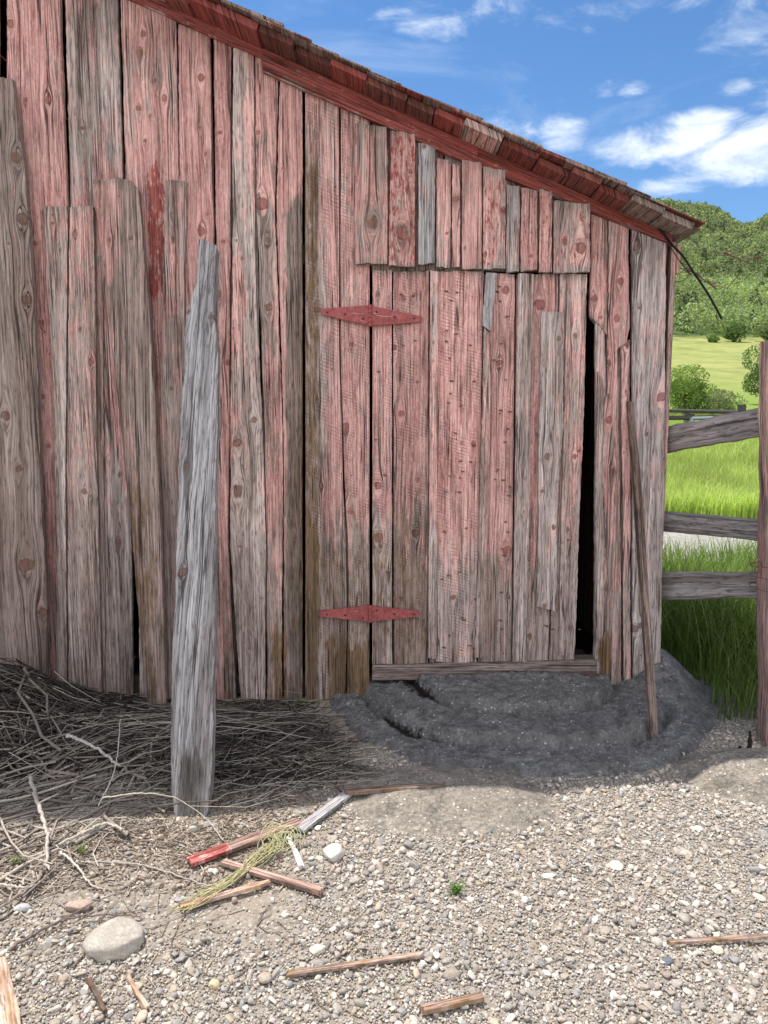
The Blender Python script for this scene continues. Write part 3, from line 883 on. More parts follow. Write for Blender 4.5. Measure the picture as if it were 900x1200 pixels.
SL = (EAVE - RIDGE) / ca
sh = Geo()
random.seed(21)
s = 0.0
while s < SL - 0.01:
    wd = random.uniform(0.11, 0.21)
    e = min(s + wd, SL)
    xs = RIDGE + s * ca
    last = SL - e
    red = 0.95 if last > 0.28 else 0.25
    pa = 1.0 if last > 0.28 else 0.10
    if random.random() < 0.12: pa, red = 0.45, 0.3
    dk = random.choice([0, 0, 0.15, 0.3, 0.6])
    yj = Y0 + random.choice([0, .01, .02, .035, .06]) + random.uniform(0.0, 0.012)
    slab(sh, s + random.uniform(.002, .007), e, yj, Y1, random.uniform(-0.004, 0.005), 0.030, ([pa, 0, dk, 0], [random.uniform(.75, 1.1), .5, red, 0], random.random() * 50), tilt=random.uniform(-.003, .003))
    if s + wd > SL - 0.03 and s + wd < SL: pass
    s = e
s = 0.0
while s < 4.9:       # far side of the ridge
    e = s + 0.2
    slab(sh, s + .004, e, Y0, Y1, 0, 0.022, ([1, 0, 0, 0], [1, .5, .7, 0], random.random() * 50), side=-1)
    s = e
tag(sh.build('roof_sheathing', WOOD, barn), 'red painted roof boards whose undersides show beyond the wall')
sg = Geo()
s = SL + 0.045; k = 0
while s > 0.05:
    ex = 0.145
    s0 = max(s - 0.30, 0)
    y = Y0 - 0.015
    while y < Y1:
        wd = random.uniform(0.09, 0.2)
        j = random.uniform(-0.012, 0.02)
        lift = random.random() ** 3 * 0.014
        slab(sg, s0, s + j, y + (random.uniform(-.012, .03) if y < Y0 else 0), min(y + wd - 0.004, Y1), 0.031 + random.uniform(0, .002), 0.036 + lift,
             ([random.choice([0, 0, .3, .9]), 0.08, random.uniform(0, .45), 0], [random.uniform(.7, 1.1), random.uniform(.1, .8), 0.9, 0], random.random() * 50), tilt=-0.008 - lift * .5)
        y += wd
    s -= ex
s = 0.2
while s < 5.0:
    slab(sg, s - 0.2, s, Y0 - .01, Y1, 0.026, 0.036, ([0, 0, .1, 0], [1, .7, 0, 0], random.random() * 50), side=-1, tilt=-0.015)
    s += 0.15
tag(sg.build('shingles', WOOD, barn), 'curled grey wooden shingles stepping down the roof edge')

# corner, side wall, back and inside
CX = float(on_wall(np.array(777.5), np.array(600.))[0]) + 0.008


def vbox(geo, x0, x1, y0, y1, z0, z1, attrs=None, mat=0):
    P = [(x0, y0, z0), (x1, y0, z0), (x1, y1, z0), (x0, y1, z0), (x0, y0, z1), (x1, y0, z1), (x1, y1, z1), (x0, y1, z1)]
    F = [[0, 3, 2, 1], [4, 5, 6, 7], [0, 1, 5, 4], [1, 2, 6, 5], [2, 3, 7, 6], [3, 0, 4, 7]]
    V = []; FF = []; gv = []
    for f in F:
        k = len(V)
        for q in f:
            V.append(P[q]); gv.append((P[q][0] + P[q][1], P[q][2], (attrs[2] if attrs else 0)))
        FF.append([k, k + 1, k + 2, k + 3])
    if attrs: geo.add(V, FF, mat=mat, guv=gv, A=attrs[0], B=attrs[1])
    else: geo.add(V, FF, mat=mat)


sw = Geo()
y = WALL + 0.004
while y < Y1 - 0.1:
    wd = random.uniform(0.16, 0.28)
    vbox(sw, CX - 0.026, CX + random.uniform(-.004, .003), y, min(y + wd - 0.006, Y1 - .1), 0.0, RZ(CX) - 0.01,
         ([random.uniform(.3, .7), 0, 0.05, 0], [1, random.random(), random.choice([0, .3]), 0], random.random() * 50))
    y += wd
tag(sw.build('side_wall', WOOD, barn))
bw = Geo()
x = XL
while x < CX - 0.03:
    wd = 0.25; x1 = min(x + wd, CX - 0.03)
    hz = min(HW(x), HW(x1)) + 0.05
    vbox(bw, x, x1, Y1 - 0.14, Y1 - 0.11, -0.02, hz, ([.4, 0, 0.1, 0], [1, .6, 0, 0], random.random() * 50))
    x = x1
vbox(bw, XL - 0.03, XL, WALL + 0.01, Y1 - 0.12, -0.02, HW(XL) - 0.05, ([.4, 0, 0.1, 0], [1, .6, 0, 0], 3))
tag(bw.build('back_wall', WOOD, barn))
fr = Geo()
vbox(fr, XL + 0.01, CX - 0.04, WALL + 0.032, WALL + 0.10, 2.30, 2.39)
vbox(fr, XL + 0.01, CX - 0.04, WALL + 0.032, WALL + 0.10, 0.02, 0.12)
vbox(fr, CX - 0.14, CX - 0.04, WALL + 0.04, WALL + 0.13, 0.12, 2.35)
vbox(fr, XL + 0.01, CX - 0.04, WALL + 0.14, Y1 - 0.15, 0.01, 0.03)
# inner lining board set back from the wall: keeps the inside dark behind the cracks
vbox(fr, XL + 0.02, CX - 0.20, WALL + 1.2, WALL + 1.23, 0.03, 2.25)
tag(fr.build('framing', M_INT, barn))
# side fascia under the eave, past the corner
sf = Geo()
vbox(sf, CX + 0.004, CX + 0.026, WALL + 0.02, Y1 - 0.2, RZ(CX) - 0.16, RZ(CX) - 0.025, ([.6, 0, 0, 0], [1, .8, .2, 0], 8))
vbox(sf, CX + 0.03, EAVE - 0.03, WALL + 0.05, WALL + 0.075, RZ(CX) - 0.13, RZ(EAVE) - 0.012, ([.5, 0, 0, 0], [1.1, .8, .1, 0], 9))
tag(sf.build('eave_board', WOOD, barn), 'pinkish board closing the eave past the corner')


# hinges ----------------------------------------------------------------
def prism(geo, pts, y0, y1, mat=0, bev=0.0):
    """outline (x,z) pushed from y0 (front) to y1"""
    n_ = len(pts)
    V = [(p[0], y0, p[1]) for p in pts] + [(p[0], y1, p[1]) for p in pts]
    cx_ = sum(p[0] for p in pts) / n_; cz_ = sum(p[1] for p in pts) / n_
    V += [(cx_, y0, cz_), (cx_, y1, cz_)]
    F3 = []; F4 = []
    for i in range(n_):
        j = (i + 1) % n_
        F3.append([2 * n_, i, j]); F3.append([2 * n_ + 1, n_ + j, n_ + i]); F4.append([i, n_ + i, n_ + j, j])
    geo.add(V, F4, F3, mat=mat)


def disc_pts(cx_, cz_, r, n_=10, ky=1.0):
    return [(cx_ + r * math.cos(2 * math.pi * i / n_), cz_ + ky * r * math.sin(2 * math.pi * i / n_)) for i in range(n_)]


def hinge(tipl, tipr, mid_top, mid_bot, label, chips):
    yf = WALL - 0.016
    P = lambda x, y: tuple(on_plane(np.array(float(x)), np.array(float(y)), np.array([0, yf, 0]), np.array([0, 1., 0]))[[0, 2]])
    mx = 433.5
    h = empty('hinge', (P(mx, (mid_top + mid_bot) / 2)[0], yf, P(mx, (mid_top + mid_bot) / 2)[1]))
    h.parent = barn; h.location = Vector(h.location) - barn.location; h['label'] = label
    g1 = Geo(); prism(g1, [P(tipl[0], tipl[1] - 3.2), P(mx - 1.4, mid_top), P(mx - 1.4, mid_bot), P(tipl[0], tipl[1] + 3.2), P(tipl[0] - 1.4, tipl[1])], yf - 0.006, yf + 0.008)
    g1.build('leaf', M_HINGE, h, smooth=False)
    g2 = Geo(); prism(g2, [P(mx + 1.4, mid_top + 0.5), P(tipr[0], tipr[1] - 3.2), P(tipr[0] + 1.4, tipr[1]), P(tipr[0], tipr[1] + 3.2), P(mx + 1.4, mid_bot)], yf - 0.006, yf + 0.008)
    g2.build('leaf', M_HINGE, h, smooth=False)
    g3 = Geo()
    zt = P(mx, mid_top - 1.0)[1]; zb = P(mx, mid_bot + 1.0)[1]; xx = P(mx, mid_top)[0]
    N = 5
    for i in range(N):
        za = zt + (zb - zt) * (i + 0.06) / N; zc = zt + (zb - zt) * (i + 0.94) / N
        V = []; F = []
        for q in range(10):
            a = 2 * math.pi * q / 10
            V.append((xx + 0.010 * math.cos(a), yf - 0.006 + 0.010 * math.sin(a), za)); V.append((xx + 0.010 * math.cos(a), yf - 0.006 + 0.010 * math.sin(a), zc))
        for q in range(10):
            r_ = (q + 1) % 10; F.append([2 * q, 2 * r_, 2 * r_ + 1, 2 * q + 1])
        g3.add(V, F)
    g3.build('knuckle', M_HINGE, h)
    for (sx_, sy_) in ((mx - 29, .1), (mx - 8, .35), (mx + 29, .0), (mx + 8, -.3), (mx - 50, 0.05), (mx + 52, 0)):
        t_ = (sx_ - tipl[0]) / (tipr[0] - tipl[0]); cy_ = tipl[1] + (tipr[1] - tipl[1]) * t_
        c_ = P(sx_, cy_ + sy_ * 14)
        g4 = Geo(); prism(g4, disc_pts(c_[0], c_[1], 0.0045), yf - 0.010, yf)
        g4.build('screw', M_DARK, h)
    if chips:
        for (x0, y0, x1, y1) in chips:
            a = P(x0, y0); b_ = P(x1, y1)
            g5 = Geo(); prism(g5, [(a[0], a[1] - 0.0015), (b_[0], b_[1] - 0.0008), (b_[0], b_[1] + 0.0008), (a[0], a[1] + 0.0010)], yf - 0.0066, yf - 0.005)
            g5.build('worn_patch', M_CHIP, h, smooth=False)


hinge((377, 365), (494, 374), 358, 382, 'upper strap hinge, scratched to bare metal in the middle', [(412, 367, 426, 368), (441, 370, 460, 371.5), (422, 375, 430, 378), (437, 367, 443, 368)])
hinge((375, 719), (490, 719), 709.5, 728, 'lower strap hinge, plain red', [(414, 716, 420, 715.5)])

# ================================================================= leaning things
def lean_plane(pxb, pyb, Yb, Yt, z_top):
    p0 = np.array([0, Yb, 0.]); d = np.array([0, Yt - Yb, z_top]); d /= np.linalg.norm(d)
    n = np.array([0, d[2], -d[1]])
    return p0, n


def leaner(name, label, cat, Yb, Yt, ztop, base, th, **kw):
    g_ = Geo()
    st_ = kw.pop('own_stains', None)
    if st_:
        keep_ = list(STAINS_AND_SHADE); STAINS_AND_SHADE[:] = st_
    board(g_, plane=lean_plane(0, 0, Yb, Yt, ztop), th=th, stains=bool(st_), **kw)
    if st_: STAINS_AND_SHADE[:] = keep_
    o = g_.build(name, WOOD, origin=base)
    return tag(o, label, cat)


leaner('leaning_plank', 'wide knotty grey plank leaning on the wall at the left edge', 'plank', 3.74, 3.80, 3.3, (-1.9, 3.74, 0), 0.035,
       L=[(88, -25), (815, -14)], R=[(88, 14), (110, 17), (180, 27), (260, 34), (450, 44), (620, 51), (720, 55), (815, 54)], top=(86, 92), bot=(806, 812),
       own_stains=[(-30, 700, 60, 860, 'dark', 0.25, 90), (0, 300, 40, 420, 'ochre', 0.3, 30)], paint=0.02, grey=0.50, tone=0.84, dark=0.16, jag=2, edge=1.2, cup=0.002,
       knots=[(19, 185, 6.5), (26, 257, 6.5), (31, 351, 5.5), (6, 487, 6), (30, 662, 8), (22, 549, 4.5), (10, 285, 2), (50, 718, 5)])
leaner('leaning_plank', 'brown split plank slanting across the wall between two upright battens', 'plank', 3.70, 3.79, 2.9, (-1.2, 3.70, 0), 0.034,
       L=[(205, 108), (225, 109), (330, 122), (500, 143), (640, 155), (830, 172)], R=[(205, 150), (222, 162), (330, 172), (450, 181), (600, 188), (830, 195)], top=(212, 209), bot=(830, 831), own_stains=[(150, 560, 185, 830, 'ochre', 0.45, 40), (100, 700, 200, 860, 'dark', 0.4, 120), (105, 200, 140, 330, 'paint', 0.4, 20)],
       paint=0.16, grey=0.38, ochre=0.14, tone=0.74, jag=5, edge=1.0, knots=[(128, 281, 2.6), (153, 279, 2.2)])
leaner('leaning_post', 'silvery grey rough post board narrowed at the top standing in front of the wall', 'post', 2.66, 3.68, 2.44, (-0.70, 2.66, 0), 0.055,
       L=[(281, 233), (330, 229), (362, 219), (375, 217), (420, 215), (500, 211), (650, 206), (780, 201), (880, 198), (930, 200), (985, 207)],
       R=[(281, 255), (345, 250), (372, 251), (400, 255), (500, 254), (650, 252), (800, 250), (900, 248), (945, 244), (985, 236)], top=(279, 288), bot=(974, 978),
       own_stains=[(190, 850, 260, 1010, 'dark', 0.55, 110), (215, 880, 236, 1000, 'dark', 0.5, 14), (190, 760, 260, 1010, 'ochre', 0.42, 160)],
       paint=-0.5, grey=1.0, tone=0.93, dark=0.10, jag=3, edge=1.4, knots=[(218, 547, 3), (220, 365, 3), (214, 670, 4), (248, 371, 3)], cup=0.003)
# dead twig bits at the plank foot are part of the brush below
leaner('leaning_stake', 'thin brown stake leaning on the barn corner with its foot on the concrete', 'stake', 3.30, 3.80, 1.62, (1.15, 3.3, 0.05), 0.02,
       L=[(470, 735), (600, 747), (886, 764)], R=[(470, 743), (600, 756), (700, 761), (800, 769), (886, 774)], top=(470, 471), bot=(885, 884),
       paint=-0.5, grey=0.15, dark=0.30, tone=0.8, edge=.5, jag=.5)

# ================================================================= concrete
def concrete_material(name, k, tint=(.95, .97, 1.0)):
    m, t, b, out = mat(name)
    tc = t.new('ShaderNodeTexCoord'); P = tc.outputs['Object']
    n1 = t.noise(P, 7, 6, 0.7); n2 = t.noise(P, 60, 5, 0.7); vd = t.vor(P, 70.0); vc = t.vor(P, 70.0, out='Color')
    a, b1, c1 = t.sep(vc)
    col = t.mix(t.mr(n2, 0.3, 0.7), (0.095, 0.092, 0.09), (0.27, 0.262, 0.25))
    col = t.mix(t.mr(n1, 0.35, 0.65, 0, 0.6), col, (0.125, 0.115, 0.105))
    st = t.m('MULTIPLY', t.mr(vd, 0.42, 0.30), t.mr(a, 0.80, 0.86))
    col = t.mix(st, col, t.mix(b1, (0.18, 0.16, 0.15), (0.55, 0.52, 0.48)))
    col = t.v('MULTIPLY', col, tuple(k * q for q in tint))
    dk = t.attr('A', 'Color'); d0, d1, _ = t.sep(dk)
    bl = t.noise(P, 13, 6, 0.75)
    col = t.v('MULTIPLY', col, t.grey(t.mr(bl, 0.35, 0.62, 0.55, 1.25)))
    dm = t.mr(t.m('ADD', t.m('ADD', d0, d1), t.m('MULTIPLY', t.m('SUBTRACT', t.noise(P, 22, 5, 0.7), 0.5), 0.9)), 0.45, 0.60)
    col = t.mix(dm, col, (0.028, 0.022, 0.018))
    t.l.new(col, b.inputs['Base Color']); b.inputs['Roughness'].default_value = 0.95
    bump(t, b, t.m('ADD', t.m('ADD', n2, t.m('MULTIPLY', bl, 2.5)), t.m('MULTIPLY', st, 0.3)), 1.0, 0.022)
    return m


M_CONC = concrete_material('rough_concrete', 1.45)
M_SPILL = concrete_material('pale_concrete', 2.2, (1.08, 1.0, .88))
X_, Y_ = np.meshgrid(np.arange(-0.45, 2.05, 0.008), np.arange(2.80, 4.40, 0.008))
ex = (X_ - 0.72) / 1.02; ey = np.clip((WALL + 0.02 - Y_), 0, None) / 0.93
ex = np.where(X_ > 0.72, (X_ - 0.72) / 0.96, ex)
r = np.sqrt(np.abs(ex) ** 2.3 + ey ** 2.0) + 0.07 * (fbm(X_ * 2.2, Y_ * 2.2, 51, 3) - 0.5)
r = r + 0.035 * (fbm(X_ * 9, Y_ * 9, 50, 3) - 0.5)
step = np.interp(r, [0, 0.47, 0.495, 0.75, 0.785, 0.93, 1.0, 1.06], [0.168, 0.158, 0.110, 0.104, 0.055, 0.048, 0.0, -0.06])
# shallow troughs scored round the steps
step = step - 0.040 * np.exp(-((r - 0.50) / 0.020) ** 2) * fbm(X_ * 4, Y_ * 4, 57, 3) * 1.6 - 0.034 * np.exp(-((r - 0.79) / 0.020) ** 2) * fbm(X_ * 4, Y_ * 4, 58, 3) * 1.6
step = step + 0.030 * (fbm(X_ * 6, Y_ * 6, 52, 5, .6) - 0.5) + 0.016 * (np.abs(fbm(X_ * 11, Y_ * 11, 56, 4, .6) - 0.5) * 4 - .4) + 0.022 * (fbm(X_ * 24, Y_ * 24, 53, 4) - 0.5) * sst(fbm(X_ * 3, Y_ * 3, 59, 2), .35, .6)
# shoulder that climbs the barn corner on the right
sho = 0.27 * np.exp(-((X_ - 1.50) / 0.22) ** 2 - ((Y_ - 3.98) / 0.30) ** 2)
step = np.maximum(step, sho + 0.012 * (fbm(X_ * 9, Y_ * 9, 54, 3) - 0.5))
# under the wall it stays below the boards
inb = (Y_ > WALL - 0.02) & (X_ < CX + 0.02)
step = np.where(inb, np.minimum(step, 0.125 if True else 0), step)
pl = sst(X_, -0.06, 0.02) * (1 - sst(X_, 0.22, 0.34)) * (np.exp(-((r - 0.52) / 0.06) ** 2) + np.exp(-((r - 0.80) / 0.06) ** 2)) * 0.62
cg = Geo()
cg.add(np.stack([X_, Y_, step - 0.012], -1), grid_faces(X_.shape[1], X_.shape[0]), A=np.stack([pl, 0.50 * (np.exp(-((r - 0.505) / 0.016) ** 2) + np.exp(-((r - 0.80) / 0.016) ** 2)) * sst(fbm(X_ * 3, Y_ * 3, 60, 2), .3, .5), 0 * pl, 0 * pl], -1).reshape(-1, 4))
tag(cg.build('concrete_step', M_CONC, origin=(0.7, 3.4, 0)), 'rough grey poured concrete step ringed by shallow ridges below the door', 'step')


def lump(name, label, cx_, cy_, rx, ry, h, sd):
    X1, Y1_ = np.meshgrid(np.linspace(-1.25, 1.25, 90), np.linspace(-1.25, 1.25, 90))
    rr = np.sqrt(X1 ** 2 + Y1_ ** 2) + 0.45 * (fbm(X1 * 1.5 + 9, Y1_ * 1.5, sd, 4) - 0.5)
    z = h * (1 - sst(rr, 0.35, 1.08)) - 0.03 * sst(rr, 0.95, 1.15) + 0.012 * (fbm(X1 * 10, Y1_ * 10, sd + 1, 3) - 0.5) * (1 - sst(rr, .8, 1))
    z = z + 0.008 * (fbm(X1 * 3, Y1_ * 3, sd + 2, 3) - 0.5)
    g_ = Geo(); wx = cx_ + X1 * rx; wy = cy_ + Y1_ * ry
    g_.add(np.stack([wx, wy, z + terr(wx, wy)], -1), grid_faces(90, 90), A=[0, 0, 0, 0])
    return tag(g_.build(name, M_SPILL, origin=(cx_, cy_, 0)), label, 'concrete lump'), (cx_, cy_, rx, ry)


LUMPS = []
LUMPS.append(lump('concrete_lump', 'low smooth grey concrete spill in front of the step beside the twig heap', 0.24, 2.80, 0.44, 0.30, 0.040, 61)[1])
LUMPS.append(lump('concrete_lump', 'sunlit grey concrete lump at the foot of the rusty post on the right', 1.62, 2.98, 0.36, 0.25, 0.085, 71)[1])

# ================================================================= gravel
def ico(sub):
    import bmesh
    bm = bmesh.new(); bmesh.ops.create_icosphere(bm, subdivisions=sub, radius=1.0)
    V = np.array([v.co[:] for v in bm.verts]); F = np.array([[v.index for v in f.verts] for f in bm.faces]); bm.free()
    return V, F


I1 = ico(1); I2 = ico(2); I3 = ico(3)


def pebbles(geo, P, S, cols, base, seed):
    """many stones: P (n,3) S (n,3)"""
    rng = np.random.default_rng(seed)
    V0, F0 = base; n_ = len(P); k = len(V0)
    var = []
    for q in range(12):
        r_ = 1 + 0.30 * (rng.random(k) - 0.5) if k < 20 else 1 + 0.45 * (fbm(V0[:, 0] * 1.3 + q * 7, V0[:, 1] * 1.3 + V0[:, 2] * 1.7, q, 2) - 0.5)
        W = V0 * r_[:, None]
        # chop with a plane or two: angular gravel
        for _ in range(6):
            d = rng.normal(size=3); d /= np.linalg.norm(d); c = rng.uniform(0.35, 0.85)
            dd = W @ d; W = W - np.outer(np.clip(dd - c, 0, None), d)
        var.append(W)
    var = np.array(var)
    VV = var[rng.integers(0, 12, n_)] * S[:, None, :]
    ax = rng.uniform(0, 2 * np.pi, n_); ti = rng.normal(0, 0.35, n_); tj = rng.normal(0, 0.35, n_)
    c, s_ = np.cos(ti), np.sin(ti); x, y, z = VV[..., 0], VV[..., 1], VV[..., 2]
    y, z = y * c[:, None] - z * s_[:, None], y * s_[:, None] + z * c[:, None]
    c, s_ = np.cos(tj), np.sin(tj); x, z = x * c[:, None] - z * s_[:, None], x * s_[:, None] + z * c[:, None]
    c, s_ = np.cos(ax), np.sin(ax); x, y = x * c[:, None] - y * s_[:, None], x * s_[:, None] + y * c[:, None]
    VV = np.stack([x, y, z], -1) + P[:, None, :]
    F = F0[None] + (np.arange(n_) * k)[:, None, None]
    cc = np.repeat(np.concatenate([cols, np.ones((n_, 1))], 1), k, axis=0)
    geo.add(VV.reshape(-1, 3), F3=F.reshape(-1, 3), Col=cc)


def stone_cols(n_, rng):
    pal = np.array([[.44, .395, .34], [.35, .315, .27], [.27, .255, .235], [.54, .49, .42], [.38, .31, .24], [.46, .35, .24], [.27, .275, .28], [.38, .29, .25], [.64, .60, .53], [.20, .195, .19]])
    pr = np.array([.22, .18, .11, .12, .11, .05, .08, .05, .05, .03]); pr /= pr.sum()
    c = pal[rng.choice(len(pal), n_, p=pr)]
    m_ = c.mean(1, keepdims=True) * np.array([1.10, 1.0, .87])
    return (c * .6 + m_ * .4) * rng.uniform(0.8, 1.25, (n_, 1))


def density(x, y):
    """how much loose gravel lies here: less on the bare soil at left, none on the concrete"""
    d = np.ones_like(x)
    ppx = 450 + FOC * x / np.maximum(y, .1)
    soil = (1 - sst(x + 0.5 * (fbm(x * 1.6, y * 1.6, 91, 3) - .5), -0.30, 0.0)) * sst(y + 0.25 * fbm(x * 2, y * 2, 94, 3), 1.98, 2.25)
    d = d * (1 - 0.92 * soil)
    d = d * (1 - 0.93 * sst(y, 2.75, 2.95) * (1 - sst(x, -.2, .2)))
    for (a, b_, rx, ry) in LUMPS:
        q = np.hypot((x - a) / rx, (y - b_) / ry) + 0.35 * (fbm(x * 5, y * 5, 93, 3) - .5)
        d = d * (.03 + .97 * sst(q, 0.62, 1.08))
    q = np.hypot((x - .72) / 1.02, np.clip(WALL - y, 0, None) / 0.93)
    d = d * sst(q, 0.93, 1.05)
    return d


def scatter(n_, x0, x1, y0, y1, rng, fn=density):
    x = rng.uniform(x0, x1, n_); y = rng.uniform(y0, y1, n_)
    k = rng.random(n_) < fn(x, y)
    # keep only what a camera near the photo's could see close up
    return x[k], y[k]


gv = Geo()
rng = np.random.default_rng(5)
x, y = scatter(120000, -1.9, 2.1, 1.45, 3.6, rng)
s_ = rng.uniform(0.0026, 0.0056, len(x))
S = np.stack([s_ * rng.uniform(.9, 1.4, len(x)), s_, s_ * rng.uniform(.5, .85, len(x))], 1)
P = np.stack([x, y, terr(x, y) + s_ * rng.uniform(.1, 1.1, len(x))], 1)
pebbles(gv, P, S, stone_cols(len(x), rng), I1, 1)
x, y = scatter(20000, -1.9, 2.1, 1.45, 3.5, rng)
s_ = 0.0052 + rng.random(len(x)) ** 2.8 * 0.0090
S = np.stack([s_ * rng.uniform(1., 1.6, len(x)), s_, s_ * rng.uniform(.45, .8, len(x))], 1)
P = np.stack([x, y, terr(x, y) + s_ * rng.uniform(.05, .75, len(x))], 1)
pebbles(gv, P, S, stone_cols(len(x), rng), I2, 2)
x, y = scatter(420, -1.8, 1.9, 1.5, 3.2, rng)
s_ = 0.011 + rng.random(len(x)) ** 3 * 0.010
S = np.stack([s_ * rng.uniform(1., 1.5, len(x)), s_, s_ * rng.uniform(.45, .75, len(x))], 1)
pebbles(gv, np.stack([x, y, terr(x, y) + s_ * 0.3], 1), S, stone_cols(len(x), rng), I3, 3)
# thin wider spread outside the frame
x = rng.uniform(-5, 5, 9000); y = rng.uniform(-0.5, 3.6, 9000)
k = ((x < -1.9) | (x > 2.1) | (y < 1.45)) & (density(x, y) > rng.random(9000))
x = x[k]; y = y[k]; s_ = rng.uniform(0.008, 0.02, len(x))
pebbles(gv, np.stack([x, y, terr(x, y) + s_ * .2], 1), np.stack([s_ * 1.3, s_, s_ * .6], 1), stone_cols(len(x), rng), I1, 4)
tag(gv.build('gravel', M_PEB), 'loose pale grey and tan gravel covering the yard', 'gravel', kind='stuff')


def stone(name, label, px, py, w, d, h, col, sd, rot=0.0, mat_=None, boxy=0.0):
    V0, F0 = ico(4)
    rg = np.random.default_rng(sd)
    W = V0 * (1 + 0.35 * (fbm(V0[:, 0] * 1.1 + sd, V0[:, 1] * 1.1 + V0[:, 2] * 1.3, sd, 3) - 0.5))[:, None]
    for _ in range(5 + int(boxy * 5)):
        dd_ = rg.normal(size=3); dd_ /= np.linalg.norm(dd_); c = rg.uniform(0.6, 0.88)
        q = W @ dd_; W = W - np.outer(np.clip(q - c, 0, None) * 0.9, dd_)
    W = W * (1 + 0.03 * (fbm(W[:, 0] * 6, W[:, 1] * 6 + W[:, 2] * 5, sd + 2, 3) - .5))[:, None]
    W = W * np.array([w / 2, d / 2, h / 2])
    c, s1 = math.cos(rot), math.sin(rot)
    W = np.stack([W[:, 0] * c - W[:, 1] * s1, W[:, 0] * s1 + W[:, 1] * c, W[:, 2]], 1)
    g0 = G(px, py); z = float(terr(g0.x, g0.y))
    W = W + np.array([g0.x, g0.y, z + h * 0.22])
    g_ = Geo(); vein = np.where(fbm(V0[:, 0] * 5, V0[:, 1] * 5 + V0[:, 2] * 3, sd + 5, 3) > 0.6, 1.2, 1.0)
    cc = np.concatenate([np.outer(vein, np.array(col)), np.ones((len(W), 1))], 1)
    g_.add(W, F3=F0, Col=cc)
    return tag(g_.build(name, M_PEB, origin=(g0.x, g0.y, z)), label, 'stone')


stone('stone', 'large rounded grey stone on the bare soil at lower left', 137, 1108, 0.165, 0.15, 0.09, (.38, .345, .295), 3, 0.3)
stone('stone', 'pale lumpy stone by the twine tangle', 390, 1005, 0.085, 0.075, 0.06, (.50, .46, .40), 4, 0.8)
stone('stone', 'flat reddish stone among twigs above the large rounded stone', 93, 1066, 0.085, 0.05, 0.035, (.38, .29, .23), 5, 0.1)
stone('stone', 'small light grey oval stone left of the flat reddish one', 26, 1067, 0.055, 0.03, 0.03, (.40, .39, .38), 6, 0)
stone('stone', 'cream angular stone above the long weathered stick', 372, 1118, 0.052, 0.034, 0.028, (.56, .50, .40), 7, 0.2, boxy=1)
stone('stone', 'cream square stone under the right edge stick', 840, 1115, 0.036, 0.034, 0.025, (.56, .50, .37), 8, 0.5, boxy=1)
stone('stone', 'dark slate stone left of the cream square stone', 782, 1126, 0.038, 0.032, 0.022, (.13, .14, .155), 9, 0.4)
stone('stone', 'yellowish stone on soil right of the split wood chip', 251, 1157, 0.032, 0.034, 0.025, (.50, .42, .26), 10, 0.3, boxy=1)
stone('stone', 'white flat stone in the gravel below the concrete spill', 643, 1028, 0.05, 0.035, 0.02, (.60, .58, .54), 12, 0.1, boxy=1)

# ================================================================= twigs and litter
def tubes(geo, paths, radii, cols, sides=5):
    """paths (n,k,3), radii (n,k)"""
    paths = np.asarray(paths); n_, k, _ = paths.shape
    T = np.gradient(paths, axis=1); T /= np.linalg.norm(T, axis=2, keepdims=True) + 1e-9
    up = np.zeros_like(T); up[..., 2] = 1
    up[np.abs(T[..., 2]) > 0.9] = (1, 0, 0)
    a = np.cross(T, up); a /= np.linalg.norm(a, axis=2, keepdims=True) + 1e-9
    b_ = np.cross(T, a)
    an = np.arange(sides) * 2 * np.pi / sides
    ring = a[:, :, None, :] * np.cos(an)[None, None, :, None] + b_[:, :, None, :] * np.sin(an)[None, None, :, None]
    V = paths[:, :, None, :] + ring * radii[:, :, None, None]
    i = np.arange(k - 1)[:, None]; j = np.arange(sides)[None, :]
    j2 = (j + 1) % sides
    f = np.stack([i * sides + j, i * sides + j2, (i + 1) * sides + j2, (i + 1) * sides + j], -1).reshape(-1, 4)
    F = f[None] + (np.arange(n_) * k * sides)[:, None, None]
    cc = np.repeat(np.concatenate([cols, np.ones((n_, 1))], 1), k * sides, axis=0)
    geo.add(V.reshape(-1, 3), F.reshape(-1, 4), Col=cc)


def pile(x, y):
    """height of the brush heap"""
    a = 0.32 * np.exp(-((x + 1.95) / 0.42) ** 2 - ((y - 3.45) / 0.38) ** 2)
    b_ = 0.10 * np.exp(-((x + 1.0) / 0.75) ** 2 - ((y - 3.25) / 0.33) ** 2)
    return a + b_


